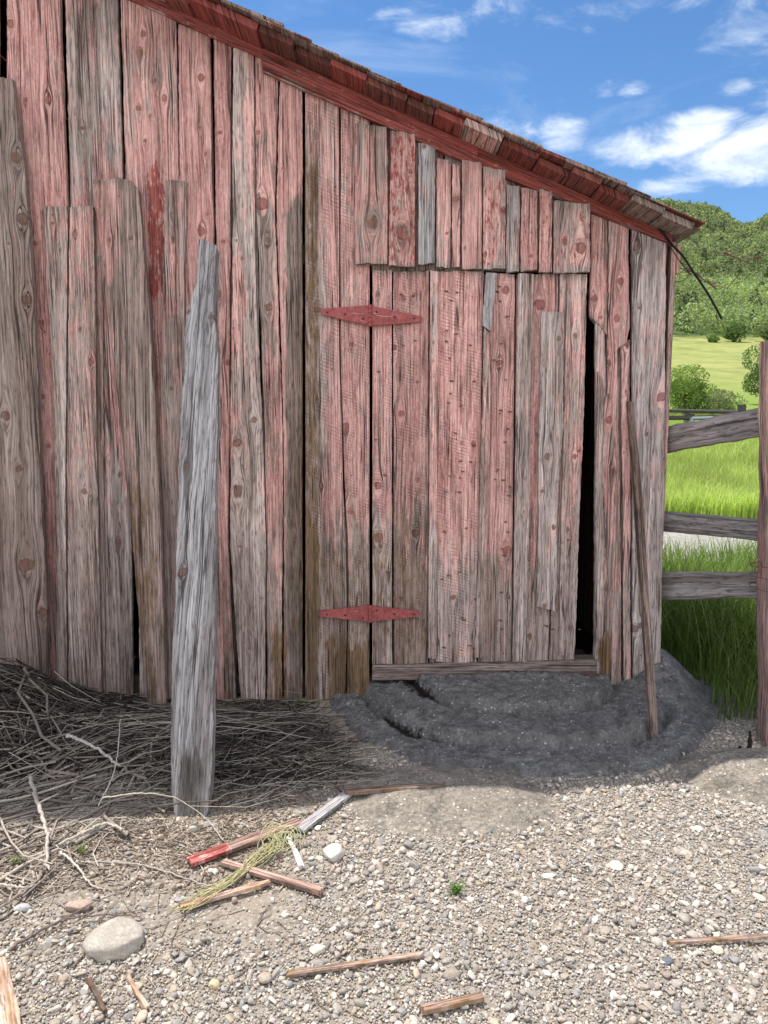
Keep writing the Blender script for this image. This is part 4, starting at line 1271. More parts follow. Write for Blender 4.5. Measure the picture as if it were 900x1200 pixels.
def twigset(n_, xr, yr, lr, ar, rr, colr, rng, lift=1.0, bend=0.25, k=7, minlift=0.004):
    x = rng.uniform(*xr, n_); y = rng.uniform(*yr, n_)
    ln = rng.uniform(*lr, n_); an = rng.normal(ar[0], ar[1], n_)
    t_ = np.linspace(-.5, .5, k)[None, :]
    cur = rng.normal(0, bend, n_)[:, None]
    dx = np.cos(an)[:, None]; dy = np.sin(an)[:, None]
    along = t_ * ln[:, None]; side = cur * ln[:, None] * (t_ ** 2 - .08) + (rng.random((n_, k)) - .5) * 0.045 * ln[:, None] * 2
    X = x[:, None] + along * dx - side * dy; Y = y[:, None] + along * dy + side * dx
    Z = terr(X, Y) + pile(X, Y) * rng.uniform(0.2, 1.05, (n_, 1)) * lift + minlift + (t_ * rng.normal(0, .16, (n_, 1)) + np.abs(rng.normal(0, .05, (n_, 1)))) * ln[:, None] * (0.35 if lift > .5 else .12)
    Z = np.maximum(Z, terr(X, Y) + .002)
    Y = np.minimum(Y, WALL - 0.05)
    R = rng.uniform(*rr, (n_, 1)) * np.linspace(1.1, .5, k)[None, :]
    base = np.array(colr[0]) + (np.array(colr[1]) - np.array(colr[0])) * rng.random((n_, 1)) ** 1.8
    return np.stack([X, Y, Z], -1), R, base * rng.uniform(.75, 1.2, (n_, 1))


rng = np.random.default_rng(17)
bp = Geo()
GR = ((.018, .014, .012), (.19, .16, .135))
for args in [
    (1500, (-2.7, -1.35), (3.0, 3.82), (.2, .7), (.2, 1.2), (.0015, .0045), GR, 1.0, .3),
    (2300, (-1.7, -0.15), (2.95, 3.84), (.10, .5), (0.1, .80), (.0010, .0034), GR, 1.1, .5),
    (230, (-2.2, -1.0), (2.45, 3.4), (.25, .8), (.7, .9), (.0035, .0085), ((.16, .13, .11), (.42, .37, .31)), 1.1, .35),
    (700, (-1.2, -0.1), (2.9, 3.8), (.05, .25), (0.3, 1.2), (.0010, .0026), ((.04, .03, .025), (.40, .34, .26)), 1.0, .35),
    (700, (-2.3, -0.9), (2.55, 3.1), (.15, .6), (.35, .7), (.0015, .0045), ((.26, .225, .185), (.46, .41, .35)), .5, .25),
    (260, (-1.9, -1.05), (2.12, 2.7), (.08, .42), (.6, .9), (.0013, .0048), ((.20, .16, .13), (.50, .44, .37)), .15, .35),
    (260, (-1.5, -0.2), (2.85, 3.6), (.3, .9), (0.5, .5), (.0012, .0025), ((.3, .27, .23), (.46, .42, .36)), 1.15, .3),
]:
    n_, xr, yr, lr, ar, rr, cr, lf, bd = args
    Pp, Rr, Cc = twigset(n_, xr, yr, lr, ar, rr, cr, rng, lf, bd)
    mid_ = Pp.mean(1)
    ok_ = ~((np.abs(mid_[:, 0] + .72) < .22) & (mid_[:, 1] < 2.95)) & (mid_[:, 0] + .5 * (mid_[:, 1] - 3.4) < -.22 - .15 * rng.random(len(mid_)))
    tubes(bp, Pp[ok_], Rr[ok_], Cc[ok_], 4)
# dark soil-coloured mat under the twigs
tag(bp.build('brush_pile', M_TWIG), 'tangled heap of thin dead twigs along the foot of the wall', 'twigs', kind='stuff')

# litter: chips and short bits on the soil
lt = Geo()
Pp, Rr, Cc = twigset(9000, (-1.95, -0.25), (2.2, 3.0), (.012, .06), (.3, 1.4), (.0012, .0032), ((.10, .07, .05), (.50, .43, .35)), rng, 0.0, .2, 3)
keep = ~((np.abs(Pp[:, 1, 0] + .71) < .11) & (Pp[:, 1, 1] < 2.74) & (Pp[:, 1, 1] > 2.6)) & (rng.random(len(Pp)) < (0.25 + 0.75 * sst(Pp[:, 1, 1] + .35 * (fbm(Pp[:, 1, 0] * 3, Pp[:, 1, 1] * 3, 5, 3) - .5), 2.25, 2.6)) * (1 - .8 * sst(Pp[:, 1, 0], -.75, -.35)))
tubes(lt, Pp[keep], Rr[keep], Cc[keep], 4)
Pp, Rr, Cc = twigset(420, (-1.9, 0.1), (1.7, 2.8), (.03, .18), (.3, 1.3), (.0010, .0025), ((.2, .16, .12), (.45, .38, .3)), rng, 0.0, .35, 6)
tubes(lt, Pp, Rr, Cc, 4)
x, y = rng.uniform(-1.95, -0.35, 7000), rng.uniform(2.2, 3.05, 7000)
s_ = .002 + .009 * rng.random(7000) ** 2
c_ = np.array([.15, .11, .08]) + rng.random((7000, 1)) ** 1.5 * np.array([.33, .28, .22])
pebbles(lt, np.stack([x, y, terr(x, y) + s_ * .2], 1), np.stack([s_ * 1.6, s_, s_ * .35], 1), c_, I1, 9)
tag(lt.build('wood_litter', M_TWIG), 'bleached bark chips and twig fragments strewn on the soil', 'litter', kind='stuff')


# larger single branches
def spline(pts, n_=24):
    pts = np.array(pts, float); t_ = np.linspace(0, len(pts) - 1, n_)
    out = []
    for q in t_:
        i = int(min(q, len(pts) - 2)); f = q - i
        p0 = pts[max(i - 1, 0)]; p1 = pts[i]; p2 = pts[i + 1]; p3 = pts[min(i + 2, len(pts) - 1)]
        out.append(0.5 * ((2 * p1) + (-p0 + p2) * f + (2 * p0 - 5 * p1 + 4 * p2 - p3) * f * f + (-p0 + 3 * p1 - 3 * p2 + p3) * f ** 3))
    return np.array(out)


def branch(label, pts, r, col, r2=.4, rough=.25, forks=()):
    """pts: (px, py, height above the ground)"""
    W = [G(a, b_, h) for a, b_, h in pts]
    sp = spline(W, 40)
    rg = np.random.default_rng(abs(hash(label)) % 1000 if False else len(label) * 7)
    sp = sp + rg.normal(0, r * .35, sp.shape)
    g_ = Geo()
    rad = r * np.linspace(1, r2, 40) * (1 + rough * (rg.random(40) - .5))
    rad[0] *= .6; rad[-1] *= .4
    tubes(g_, sp[None], rad[None], np.array([col]), 7)
    for (i, dx, dz, dy) in forks:
        e = sp[i] + np.array([dx, dy, dz])
        q = spline([sp[i], (sp[i] + e) / 2 + rg.normal(0, .008, 3), e], 12)
        tubes(g_, q[None], (rad[i] * np.linspace(.7, .25, 12))[None], np.array([col]), 5)
    return tag(g_.build('branch', M_TWIG, origin=tuple(W[0])), label, 'branch')


branch('thick bleached branch bending down through the heap at left', [(35, 910, .10), (45, 945, .07), (54, 975, .05), (54, 1020, .03)], .0085, (.42, .38, .32), .6, forks=[(12, .07, .03, .02), (25, -.06, .02, 0)])
branch('dark branch lying below the thick bleached one at the left edge', [(50, 1020, .02), (36, 1040, .02), (0, 1062, .02), (-30, 1070, .02)], .007, (.24, .20, .17))
branch('long bleached twig crossing from the left edge under the heap', [(-10, 1035, .02), (15, 1038, .025), (35, 1040, .02), (52, 1030, .02)], .005, (.45, .41, .35))
branch('forked dark twigs left of the rounded stone', [(12, 1112, .01), (40, 1095, .02), (75, 1078, .02), (112, 1072, .02), (165, 1074, .01)], .0055, (.17, .13, .11), .3, forks=[(14, .10, .03, .05), (20, .12, .02, .09), (24, .09, .04, .03)])
branch('pale twig running down right above the rounded stone', [(70, 998, .03), (90, 1015, .02), (105, 1035, .015), (120, 1042, .01)], .0045, (.50, .46, .40), .4)
branch('grey twig on the litter left of the red tipped plank', [(100, 1010, .015), (160, 1013, .015), (205, 1025, .012), (248, 1040, .01)], .0045, (.36, .32, .28), .5)
branch('curved pale branch stub in the heap left of the post', [(78, 862, .14), (95, 868, .14), (118, 880, .12), (140, 898, .10)], .0075, (.42, .39, .35), .7)
branch('forked pale branch with a broken tip below the heap', [(68, 990, .03), (100, 975, .035), (122, 965, .04), (144, 972, .045)], .006, (.44, .40, .34), .8, forks=[(36, .01, .02, .02)])
branch('long thin pale twig arching over the heap in front of the post', [(120, 935, .10), (165, 930, .13), (205, 935, .10), (240, 958, .03), (262, 985, .01)], .0026, (.50, .44, .36), .5)
branch('upright thin twig sticking out of the heap', [(115, 945, .06), (135, 900, .18), (141, 842, .33)], .003, (.36, .33, .31), .5)
branch('thin dark twig lying on gravel right of the rounded stone', [(262, 1170, .006), (272, 1150, .008), (290, 1135, .008), (318, 1120, .005)], .003, (.22, .17, .14), .5)


# split wood pieces on the ground
def splint(label, a, b_, w0, w1, th, paint=0.0, grey=.5, tone=1.2, z0=0.012, z1=0.012, name='wood_scrap', redend=None, ochre=0.55, roll=0.0, cat='wood scrap'):
    """a piece of board lying on the ground from photo point a to b"""
    A0 = G(*a, z0); B0 = G(*b_, z1)
    A0.z += float(terr(A0.x, A0.y)); B0.z += float(terr(B0.x, B0.y))
    d = B0 - A0; L_ = d.length; d.normalize()
    sdv = d.cross(Vector((0, 0, 1))).normalized()
    up = sdv.cross(d).normalized()
    sdv = (sdv * math.cos(roll) + up * math.sin(roll)); up = sdv.cross(d)
    bseed[0] += 1; sd = bseed[0]
    nl = max(6, int(L_ / .008)); nw = 7
    t_ = np.linspace(0, 1, nl); u_ = np.linspace(-.5, .5, nw)
    T_, U_ = np.meshgrid(t_, u_)
    wd = w0 + (w1 - w0) * T_
    jag = 0.012 * (vn(U_ * 6, U_ * 0, sd) - .5) * (np.exp(-T_ * 12) + np.exp(-(1 - T_) * 12))
    ed = 0.0035 * (fbm(T_ * L_ * 25, U_ * 0 + np.sign(U_), sd + 4, 3) - .5) * np.abs(U_) * 4
    top = []
    g_ = Geo()
    al = T_ * L_ + jag; ac = U_ * wd + ed
    hh = th * .5 + .0012 * (fbm(al * 20, ac * 200, sd + 9, 2) - .5) - .002 * (np.abs(U_) > .45)
    def emb(al, ac, h):
        return np.array(A0)[None, None] + al[..., None] * np.array(d) + ac[..., None] * np.array(sdv) + h[..., None] * np.array(up)
    Pt = emb(al, ac, hh + th * .5 * 0 + th * .5); Pb = emb(al, ac, hh * 0)
    pa = 0 * al + paint
    rd = 0 * al
    if redend is not None:
        rd = np.where(T_ < redend + .03 * (vn(U_ * 5, U_, sd)), 1.0, 0.0); pa = np.where(rd > .5, 1.2, pa)
    at = dict(guv=np.stack([ac, al, 0 * al + sd], -1).reshape(-1, 3), A=np.stack([pa, 0 * al + ochre, 0 * al, 0 * al], -1).reshape(-1, 4), B=np.stack([0 * al + tone, 0 * al + grey, rd * .55, 0 * al], -1).reshape(-1, 4))
    fc = grid_faces(nl, nw)
    g_.add(Pt.reshape(-1, 3), fc, **at); g_.add(Pb.reshape(-1, 3), fc[:, ::-1], **at)
    idx = np.arange(nl * nw).reshape(nw, nl)
    ring = np.concatenate([idx[0, :], idx[1:, -1], idx[-1, -2::-1], idx[-2:0:-1, 0]]); m_ = len(ring)
    aa = np.arange(m_); bb = (aa + 1) % m_
    g_.add(np.concatenate([Pt.reshape(-1, 3)[ring], Pb.reshape(-1, 3)[ring]]), np.stack([bb, aa, aa + m_, bb + m_], 1), **{k_: np.concatenate([v_[ring]] * 2) for k_, v_ in at.items()})
    return tag(g_.build(name, WOOD, origin=tuple(A0)), label, cat)


splint('flat board scrap with a red painted end lying at the edge of the shade', (222, 1012), (352, 966), .050, .055, .014, paint=-.4, grey=.15, tone=1.25, redend=.32, ochre=.2)
splint('bare tan strip of wood crossing below the red tipped scrap', (262, 1012), (377, 1048), .022, .030, .014, paint=-.5, grey=.05, tone=1.5, ochre=.15)
splint('long pale strip of wood beside the yellow twine', (212, 1064), (316, 1036), .022, .018, .012, paint=-.5, grey=.35, tone=1.7)
splint('grey strip of board pointing at the concrete step', (352, 976), (410, 930), .040, .040, .014, paint=-.5, grey=1.0, ochre=0.0, tone=1.1)
splint('weathered double lath lying against the foot of the concrete step', (405, 931), (520, 924), .034, .030, .016, paint=-.5, grey=.4, tone=.95, z0=.02, z1=.03)
splint('long thin weathered stick on the gravel at bottom centre', (337, 1144), (494, 1124), .020, .015, .010, paint=-.5, grey=.45, tone=1.1)
splint('short tan split stick at the bottom edge', (495, 1189), (564, 1172), .020, .022, .014, paint=-.4, grey=.05, tone=1.35)
splint('thin brown stick reaching in from the right edge', (783, 1104), (930, 1097), .012, .016, .010, paint=-.5, grey=.35, tone=1.2)
splint('small split tan wood chip lying on soil near the bottom left', (150, 1146), (172, 1184), .016, .012, .008, paint=-.5, grey=.2, tone=1.6)
splint('dark thin wood chip left of the small tan one', (103, 1148), (124, 1186), .014, .010, .008, paint=-.5, grey=.4, tone=.7)
splint('bright splintered wood end poking in at the bottom left corner', (-4, 1130), (8, 1215), .050, .070, .018, paint=-.5, grey=.4, tone=1.9)
splint('bleached white splinter under the twine tangle', (338, 985), (354, 1018), .012, .022, .008, paint=-.5, grey=1.0, ochre=0.0, tone=1.9)

# baling twine
tw = Geo()
rng = np.random.default_rng(33)
tp = []
tcol = []
for q in range(26):
    j = rng.normal(0, 5, 2)
    base = [(196 + rng.uniform(0, 30), 1066 + rng.normal(0, 2)), (235 + j[0], 1050 + rng.normal(0, 3)), (272 + j[0] * .5, 1030 + rng.normal(0, 3)), (305 + rng.normal(0, 5), 1005 + rng.normal(0, 5)), (325 + rng.normal(0, 8), 985 + rng.normal(0, 6))]
    if q > 12: base = base[1:] + [(340 + rng.normal(0, 8), 972 + rng.normal(0, 6))]
    pts = [G(a, b_, .012 + abs(rng.normal(0, .012))) for a, b_ in base]
    tp.append(spline(pts, 30)); tcol.append(np.array([.50, .46, .25]) * rng.uniform(.8, 1.15))
for q in range(16):
    cx_, cy_ = 330 + rng.normal(0, 14), 985 + rng.normal(0, 8)
    c0 = G(cx_, cy_, .03); rr = rng.uniform(.018, .05); a0 = rng.uniform(0, 6)
    aa = np.linspace(a0, a0 + rng.uniform(3.5, 7), 30)
    til = rng.uniform(.2, 1.2)
    tp.append(np.stack([c0.x + rr * np.cos(aa), c0.y + rr * np.sin(aa) * math.cos(til), .022 + rr * (1 + np.sin(aa)) * math.sin(til)], 1)); tcol.append(np.array([.50, .50, .28]) * rng.uniform(.8, 1.15))
tubes(tw, np.array(tp), np.full((len(tp), 30), .0013), np.array(tcol), 4)
tag(tw.build('twine_tangle', M_TWIG, origin=tuple(G(300, 1010))), 'frayed yellow green baling twine tangled over the wood scraps', 'twine')


# ================================================================= grass blades
def blades(geo, x, y, h, wd, lean, cols, rng, k=5, z=None):
    n_ = len(x)
    an = rng.uniform(0, 2 * np.pi, n_); t_ = np.linspace(0, 1, k)[None, :]
    la = lean * rng.uniform(.3, 1.3, n_)
    dx = np.cos(an)[:, None]; dy = np.sin(an)[:, None]
    out = (la * h)[:, None] * t_ ** 2
    zz = h[:, None] * (t_ - 0.30 * np.clip(la, 0, 2)[:, None] * t_ ** 2.5)
    X = x[:, None] + out * dx; Y = y[:, None] + out * dy
    z0 = terr(x, y) if z is None else z
    Z = z0[:, None] + zz
    wv = wd[:, None] * np.array([1, .95, .8, .5, .06])[None, :k] if k == 5 else wd[:, None] * np.linspace(1, .08, k)[None]
    fa = an + rng.normal(np.pi / 2, .5, n_)
    sx = np.cos(fa)[:, None] * wv / 2; sy = np.sin(fa)[:, None] * wv / 2
    V = np.stack([np.stack([X - sx, Y - sy, Z], -1), np.stack([X + sx, Y + sy, Z], -1)], 2)   # n,k,2,3
    i = np.arange(k - 1)
    f = np.stack([2 * i, 2 * i + 1, 2 * i + 3, 2 * i + 2], 1)
    F = f[None] + (np.arange(n_) * 2 * k)[:, None, None]
    cc = np.repeat(np.concatenate([cols, np.ones((n_, 1))], 1), 2 * k, axis=0)
    geo.add(V.reshape(-1, 3), F.reshape(-1, 4), Col=cc)


def gcol(n_, rng, a=(.075, .15, .025), b_=(.19, .27, .06)):
    c = np.array(a) + (np.array(b_) - np.array(a)) * rng.random((n_, 1))
    return c * rng.uniform(.8, 1.2, (n_, 1))


rng = np.random.default_rng(41)
tg = Geo()
# tall grass hard behind the fence
n_ = 26000
y = rng.uniform(3.55, 7.7, n_); x = rng.uniform(1.66, 6.5, n_)
k_ = (x / y < 0.70) & (np.hypot((x - 1.5) / .30, (y - 3.98) / .36) > 1) & (fbm(x * 2, y * 2, 66, 3) + .3 - .02 * sst(y, 5.8, 7.6) > rng.random(n_))
x, y = x[k_], y[k_]
h = rng.uniform(.32, .70, len(x)) * (.35 + .65 * sst(y, 3.5, 3.95)) * (1 - .36 * sst(y, 5.2, 6.3)) * (.75 + .5 * fbm(x * 1.3, y * 1.3, 68, 2))
blades(tg, x, y, h, rng.uniform(.004, .009, len(x)), .55, gcol(len(x), rng, (.09, .17, .03), (.26, .36, .09)) * np.where(rng.random((len(x), 1)) < .06, np.array([[1.7, 1.3, 1.6]]), 1.0) * (.62 + .38 * sst(y, 4.6, 5.6))[:, None], rng)  # nearest blades darkened: the barn's shade is put into their colour
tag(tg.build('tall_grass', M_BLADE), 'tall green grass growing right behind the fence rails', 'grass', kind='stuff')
mg = Geo()
n_ = 75000
y = 11.2 + (48 - 11.2) * rng.random(n_) ** 1.5; x = y * rng.uniform(.28, .62, n_)
h = rng.uniform(.22, .5, n_); wv = .006 * (1 + y / 13)
blades(mg, x, y, h, wv * rng.uniform(.7, 1.3, n_), .45, gcol(n_, rng, (.24, .35, .07), (.55, .60, .20)) * (.55 + .9 * fbm(x * .8, y * .35, 69, 4))[:, None], rng)
tag(mg.build('meadow_grass', M_BLADE), 'bright green meadow grass rising beyond the track', 'grass', kind='stuff')

# little weed on the gravel
wg = Geo(); c0 = G(533, 1047)
n_ = 46
th_ = rng.uniform(0, 6.28, n_); rr = rng.uniform(0, .016, n_)
blades(wg, c0.x + rr * np.cos(th_), c0.y + rr * np.sin(th_), rng.uniform(.02, .055, n_), rng.uniform(.004, .008, n_), 1.0, gcol(n_, rng, (.07, .16, .03), (.16, .28, .06)), rng)
tag(wg.build('weed', M_BLADE, origin=tuple(c0)), 'tiny green weed sprouting from the gravel', 'weed')
for (px, py, lb) in ((17, 1015, 'pale green weed among litter at the left edge'), (96, 1002, 'faint green sprig in the litter below the heap')):
    wg = Geo(); c0 = G(px, py); n_ = 26
    th_ = rng.uniform(0, 6.28, n_); rr = rng.uniform(0, .015, n_)
    blades(wg, c0.x + rr * np.cos(th_), c0.y + rr * np.sin(th_), rng.uniform(.02, .05, n_), rng.uniform(.002, .004, n_), 1.0, gcol(n_, rng, (.14, .2, .06), (.26, .32, .12)), rng)
    tag(wg.build('weed', M_BLADE, origin=tuple(c0)), lb, 'weed')


# ================================================================= bushes, trees
def crown_pts(rng, n_, lobes):
    """points on the skins of several lobes"""
    L_ = np.array(lobes); q = rng.choice(len(L_), n_, p=L_[:, 3] ** 2 / (L_[:, 3] ** 2).sum())
    d = rng.normal(size=(n_, 3)); d /= np.linalg.norm(d, axis=1, keepdims=True)
    r_ = L_[q, 3] * rng.uniform(.55, 1.08, n_) ** .6
    P = L_[q, :3] + d * r_[:, None] * np.array([1, 1, .85])
    return P, d


def leaves(geo, P, d, size, cols, rng):
    n_ = len(P)
    a = rng.normal(size=(n_, 3)) * .8 + d * .6; a /= np.linalg.norm(a, axis=1, keepdims=True)
    u_ = np.cross(a, rng.normal(size=(n_, 3))); u_ /= np.linalg.norm(u_, axis=1, keepdims=True); v_ = np.cross(a, u_)
    s_ = size[:, None]
    V = np.stack([P - u_ * s_, P + v_ * s_ * .55, P + u_ * s_, P - v_ * s_ * .55], 1)
    F = np.arange(n_ * 4).reshape(n_, 4)
    geo.add(V.reshape(-1, 3), F, Col=np.repeat(np.concatenate([cols, np.ones((n_, 1))], 1), 4, axis=0))


def bush(label, px, D, wpx, hpx, col, sd, name='bush', cat='bush', n_=11000, leaf=.0012):
    rg = np.random.default_rng(sd)
    x0 = (px - 450) / FOC * D; z0 = float(terr(x0, D))
    W = wpx / FOC * D; H = hpx / FOC * D
    root = empty(name, (x0, D, z0), label, cat)
    lobes = []
    for i in range(11):
        a = rg.uniform(0, 6.28); rr = rg.uniform(.0, .32) * W
        r_ = rg.uniform(.20, .30) * min(W, H * 1.3)
        lobes.append((x0 + rr * math.cos(a), D + rr * math.sin(a), z0 + rg.uniform(.25, .80) * H, r_))
    g_ = Geo(); P, d = crown_pts(rg, n_, lobes)
    P = P[P[:, 2] > z0]; d = d[:len(P)]
    cl_ = np.array(col) * (0.7 + .7 * fbm(P[:, 0] * 2, P[:, 2] * 2, sd, 3))[:, None] * rg.uniform(.7, 1.3, (len(P), 1))
    leaves(g_, P, d, leaf * D * rg.uniform(.7, 1.5, len(P)), cl_, rg)
    g_.build('foliage', M_LEAF, root)
    st = Geo(); paths = []
    for l in lobes:
        paths.append(spline([(x0 + rg.normal(0, .03 * W), D + rg.normal(0, .03 * W), z0 - .05), ((x0 + l[0]) / 2, (D + l[1]) / 2, z0 + (l[2] - z0) * .55), l[:3]], 10))
    tubes(st, np.array(paths), np.tile(.012 * W * np.linspace(1, .3, 10), (len(paths), 1)), np.tile([.13, .10, .08], (len(paths), 1)), 5)
    st.build('stem', M_TWIG, root)
    return root


bush('leafy bright green bush behind the far fence, next to the barn', 803, 46, 80, 56, (.19, .27, .07), 1)
bush('dull olive twiggy bush right of the bright green one', 846, 44, 50, 36, (.20, .24, .12), 2, n_=3200)
bush('dark green bush at the right edge beyond the far fence', 895, 58, 66, 70, (.10, .17, .05), 3)
bush('round bush alone at the foot of the wooded hill', 852, 196, 26, 22, (.12, .18, .06), 4, n_=1800, leaf=.0013)
bush('small light green bush at the top of the dry field', 828, 194, 14, 10, (.2, .28, .09), 5, n_=700, leaf=.0013)
bush('grey green bush at the field edge near the frame edge', 889, 196, 34, 20, (.17, .22, .10), 6, n_=1700, leaf=.0013)

# wooded hillside: one mass
fo = Geo(); rng = np.random.default_rng(55)
M = 9500
ty_ = 212 + (760 - 212) * rng.random(M) ** 0.85
tx_ = ty_ * rng.uniform(.18, .72, M)
tz_ = terr(tx_, ty_)
hh = rng.uniform(4.2, 8.0, M) * (1 + .2 * (fbm(tx_ / 60, ty_ / 60, 8, 2) - .5))
con = rng.random(M) < .10 + .35 * (fbm(tx_ / 90., ty_ / 90., 31, 2) > .56)
NL = 90
d = rng.normal(size=(M, NL, 3)); d /= np.linalg.norm(d, axis=2, keepdims=True)
rr = rng.uniform(.6, 1.05, (M, NL)) ** .5
bl = (1 + .38 * np.sin(d[..., 0] * 5 + tx_[:, None]) * np.cos(d[..., 2] * 4 + ty_[:, None]))
P = d * (rr * bl)[..., None]
sx = np.where(con, .20, .46) * hh
zz = P[..., 2] * (.46 * hh)[:, None] + (.52 * hh)[:, None]
fr_ = np.clip(1 - (zz / hh[:, None]) * .75, .15, 1.2)
fx = np.where(con[:, None], fr_ * 1.5, 1.0)
P = np.stack([P[..., 0] * sx[:, None] * fx + tx_[:, None], P[..., 1] * sx[:, None] * fx + ty_[:, None], zz + tz_[:, None]], -1)
lowmix = sst(tz_, 90, 20)
base = np.where(con[:, None], np.array([.065, .095, .055]), np.array([.125, .16, .075]))
yel = (rng.random(M) < .35)[:, None] * (~con)[:, None]
base = base + yel * np.array([.055, .06, .010]) + (1 - sst(ty_, 240, 420))[:, None] * (~con)[:, None] * np.array([.025, .035, .006])
base = (base * .8 + base.mean(1, keepdims=True) * .2) * 1.55 * rng.uniform(.8, 1.2, (M, 1)) * (.7 + .6 * fbm(tx_ / 35, ty_ / 35, 12, 3))[:, None]
cols = np.repeat(base, NL, axis=0) * rng.uniform(.5, 1.5, (M * NL, 1))
sz = np.repeat(hh * .085 * np.clip(ty_ / 400, .75, 1.4), NL) * rng.uniform(.7, 1.4, M * NL)
leaves(fo, P.reshape(-1, 3), d.reshape(-1, 3), sz, cols, rng)
tag(fo.build('hillside_woods', M_LEAF), 'dense green woods covering the hill behind the meadow', 'woods', kind='stuff')


# ================================================================= fences
def solid_rail(name, label, pa, pb, Ya, Yb, hpx_a, hpx_b, th, parent, sd, seg=60, bow=0.0, **kw):
    """a split rail between two sight points at real depths Ya, Yb (photo y = centre line)"""
    def pt(px, py, Y):
        return on_plane(np.array(float(px)), np.array(float(py)), np.array([0, Y, 0.]), np.array([0, 1., 0]))
    A0 = pt(*pa, Ya); B0 = pt(*pb, Yb)
    ha = hpx_a / FOC * Ya; hb = hpx_b / FOC * Yb
    L_ = np.linalg.norm(B0 - A0); d = (B0 - A0) / L_
    back = np.array([d[1], -d[0], 0]) * -1; back /= np.linalg.norm(back)
    if back[1] < 0: back = -back
    up = np.cross(back, d); 
    if up[2] < 0: up = -up
    k = 20
    t_ = np.linspace(0, 1, seg); g_ = Geo()
    an = np.arange(k) * 2 * np.pi / k
    # rounded rectangle section
    cs = np.sign(np.cos(an)) * np.abs(np.cos(an)) ** .35; sn = np.sign(np.sin(an)) * np.abs(np.sin(an)) ** .35
    T_, Q = np.meshgrid(t_, np.arange(k), indexing='ij')
    hh_ = (ha + (hb - ha) * T_) / 2 * (1 + .16 * (fbm(T_ * L_ * 4, Q * 0, sd, 3) - .5))
    roughn = 1 + kw.get('rough', .06) * (fbm(T_ * L_ * 14, Q * .9, sd + 2, 3) - .5) * 2
    b1 = hh_ * sn[Q] * roughn; b2 = th / 2 * cs[Q] * roughn
    P = A0 + (T_ * L_)[..., None] * d + b1[..., None] * up + b2[..., None] * back + (bow * 4 * T_ * (1 - T_))[..., None] * up
    i = np.arange(seg - 1)[:, None]; j = np.arange(k)[None]; j2 = (j + 1) % k
    f = np.stack([i * k + j, i * k + j2, (i + 1) * k + j2, (i + 1) * k + j], -1).reshape(-1, 4)
    gu_ = (Q / k * (ha * 2 + th * 2)); 
    pa_ = 0 * T_
    at = dict(guv=np.stack([gu_, T_ * L_, 0 * T_ + sd * 1.7], -1).reshape(-1, 3), A=np.stack([pa_ + kw.get('paint', -.5), pa_ + kw.get('ochre', 0), pa_ + kw.get('dark', .2), pa_], -1).reshape(-1, 4),
              B=np.stack([pa_ + kw.get('tone', .9), pa_ + kw.get('grey', .8), pa_ + kw.get('red', 0), pa_], -1).reshape(-1, 4))
    g_.add(P.reshape(-1, 3), f, **at)
    ends = np.concatenate([P[0].mean(0)[None], P[0], P[-1].mean(0)[None], P[-1]])
    jj = np.arange(k)
    f1 = np.stack([0 * jj, 1 + jj, 1 + (jj + 1) % k], 1); f2 = np.stack([0 * jj + k + 1, k + 2 + (jj + 1) % k, k + 2 + jj], 1)
    ra_ = lambda v_: np.concatenate([v_[:1], v_[:k], v_[-1:], v_[-k:]])
    g_.add(ends, F3=np.concatenate([f1, f2]), **{q: ra_(v_) for q, v_ in at.items()})
    o = g_.build(name, WOOD, parent)
    if label: o['label'] = label
    return o


fence = empty('rail_fence', (1.75, 3.95, 0), 'near fence of three weathered grey rails between barn corner and rusty post', 'fence')
solid_rail('rail', 'sloping top rail with a rough crumbled end', (760, 519), (896, 494), 4.05, 3.50, 31, 33, .05, fence, 3, dark=.34, tone=.95, grey=.92, ochre=.1, rough=.12)
solid_rail('rail', 'thin middle rail', (760, 609), (896, 622), 4.05, 3.50, 24, 25, .045, fence, 4, dark=.34, grey=.95)
solid_rail('rail', 'wide bottom rail', (760, 687), (896, 685), 4.05, 3.50, 33, 32, .045, fence, 5, dark=.20, grey=.95)

# the rusty post with its wire
post = empty('gate_post', (float((914 - 450) / FOC * 3.32), 3.32, 0), 'reddish rusty post at the right edge holding the fence rails', 'post')
px0 = (914 - 450) / FOC * 3.32
solid_rail('pole', None, (921, 925), (924, 398), 3.32, 3.34, 60, 54, .17, post, 6, paint=.42, grey=.4, dark=.05, tone=.85, red=.15)
rg = Geo(); zc = float(on_wall(np.array(888.), np.array(664.), 3.20)[2]); xc = float(on_wall(np.array(888.), np.array(664.), 3.20)[0])
aa = np.linspace(0, 2 * np.pi, 30)
ringp = np.stack([xc + .016 * np.cos(aa), 3.20 + .008 * np.cos(aa), zc + .030 * np.sin(aa)], 1)
tubes(rg, ringp[None], np.full((1, 30), .003), np.array([[.14, .07, .05]]), 6)
for q in range(3):
    zz0 = zc - .02 - .05 * q
    sp = np.stack([px0 + .02 + .115 * np.cos(aa), 3.32 + .115 * np.sin(aa), zz0 + .006 * np.sin(aa * 2 + q)], 1)
    tubes(rg, sp[None], np.full((1, 30), .0022), np.array([[.16, .10, .08]]), 5)
rg.build('wire_tie', M_TWIG, post)

# barbed wire and cable at the barn corner
bwire = Geo()


def airp(px, py, Y):
    return on_plane(np.array(float(px)), np.array(float(py)), np.array([0, Y, 0.]), np.array([0, 1., 0]))


def wires(geo, ptslist, r, col, n_=40, Y=3.9, sides=5):
    for pts in ptslist:
        sp = spline([airp(p[0], p[1], p[2] if len(p) > 2 else Y) for p in pts], n_)
        tubes(geo, sp[None], np.full((1, n_), r), np.array([col]), sides)


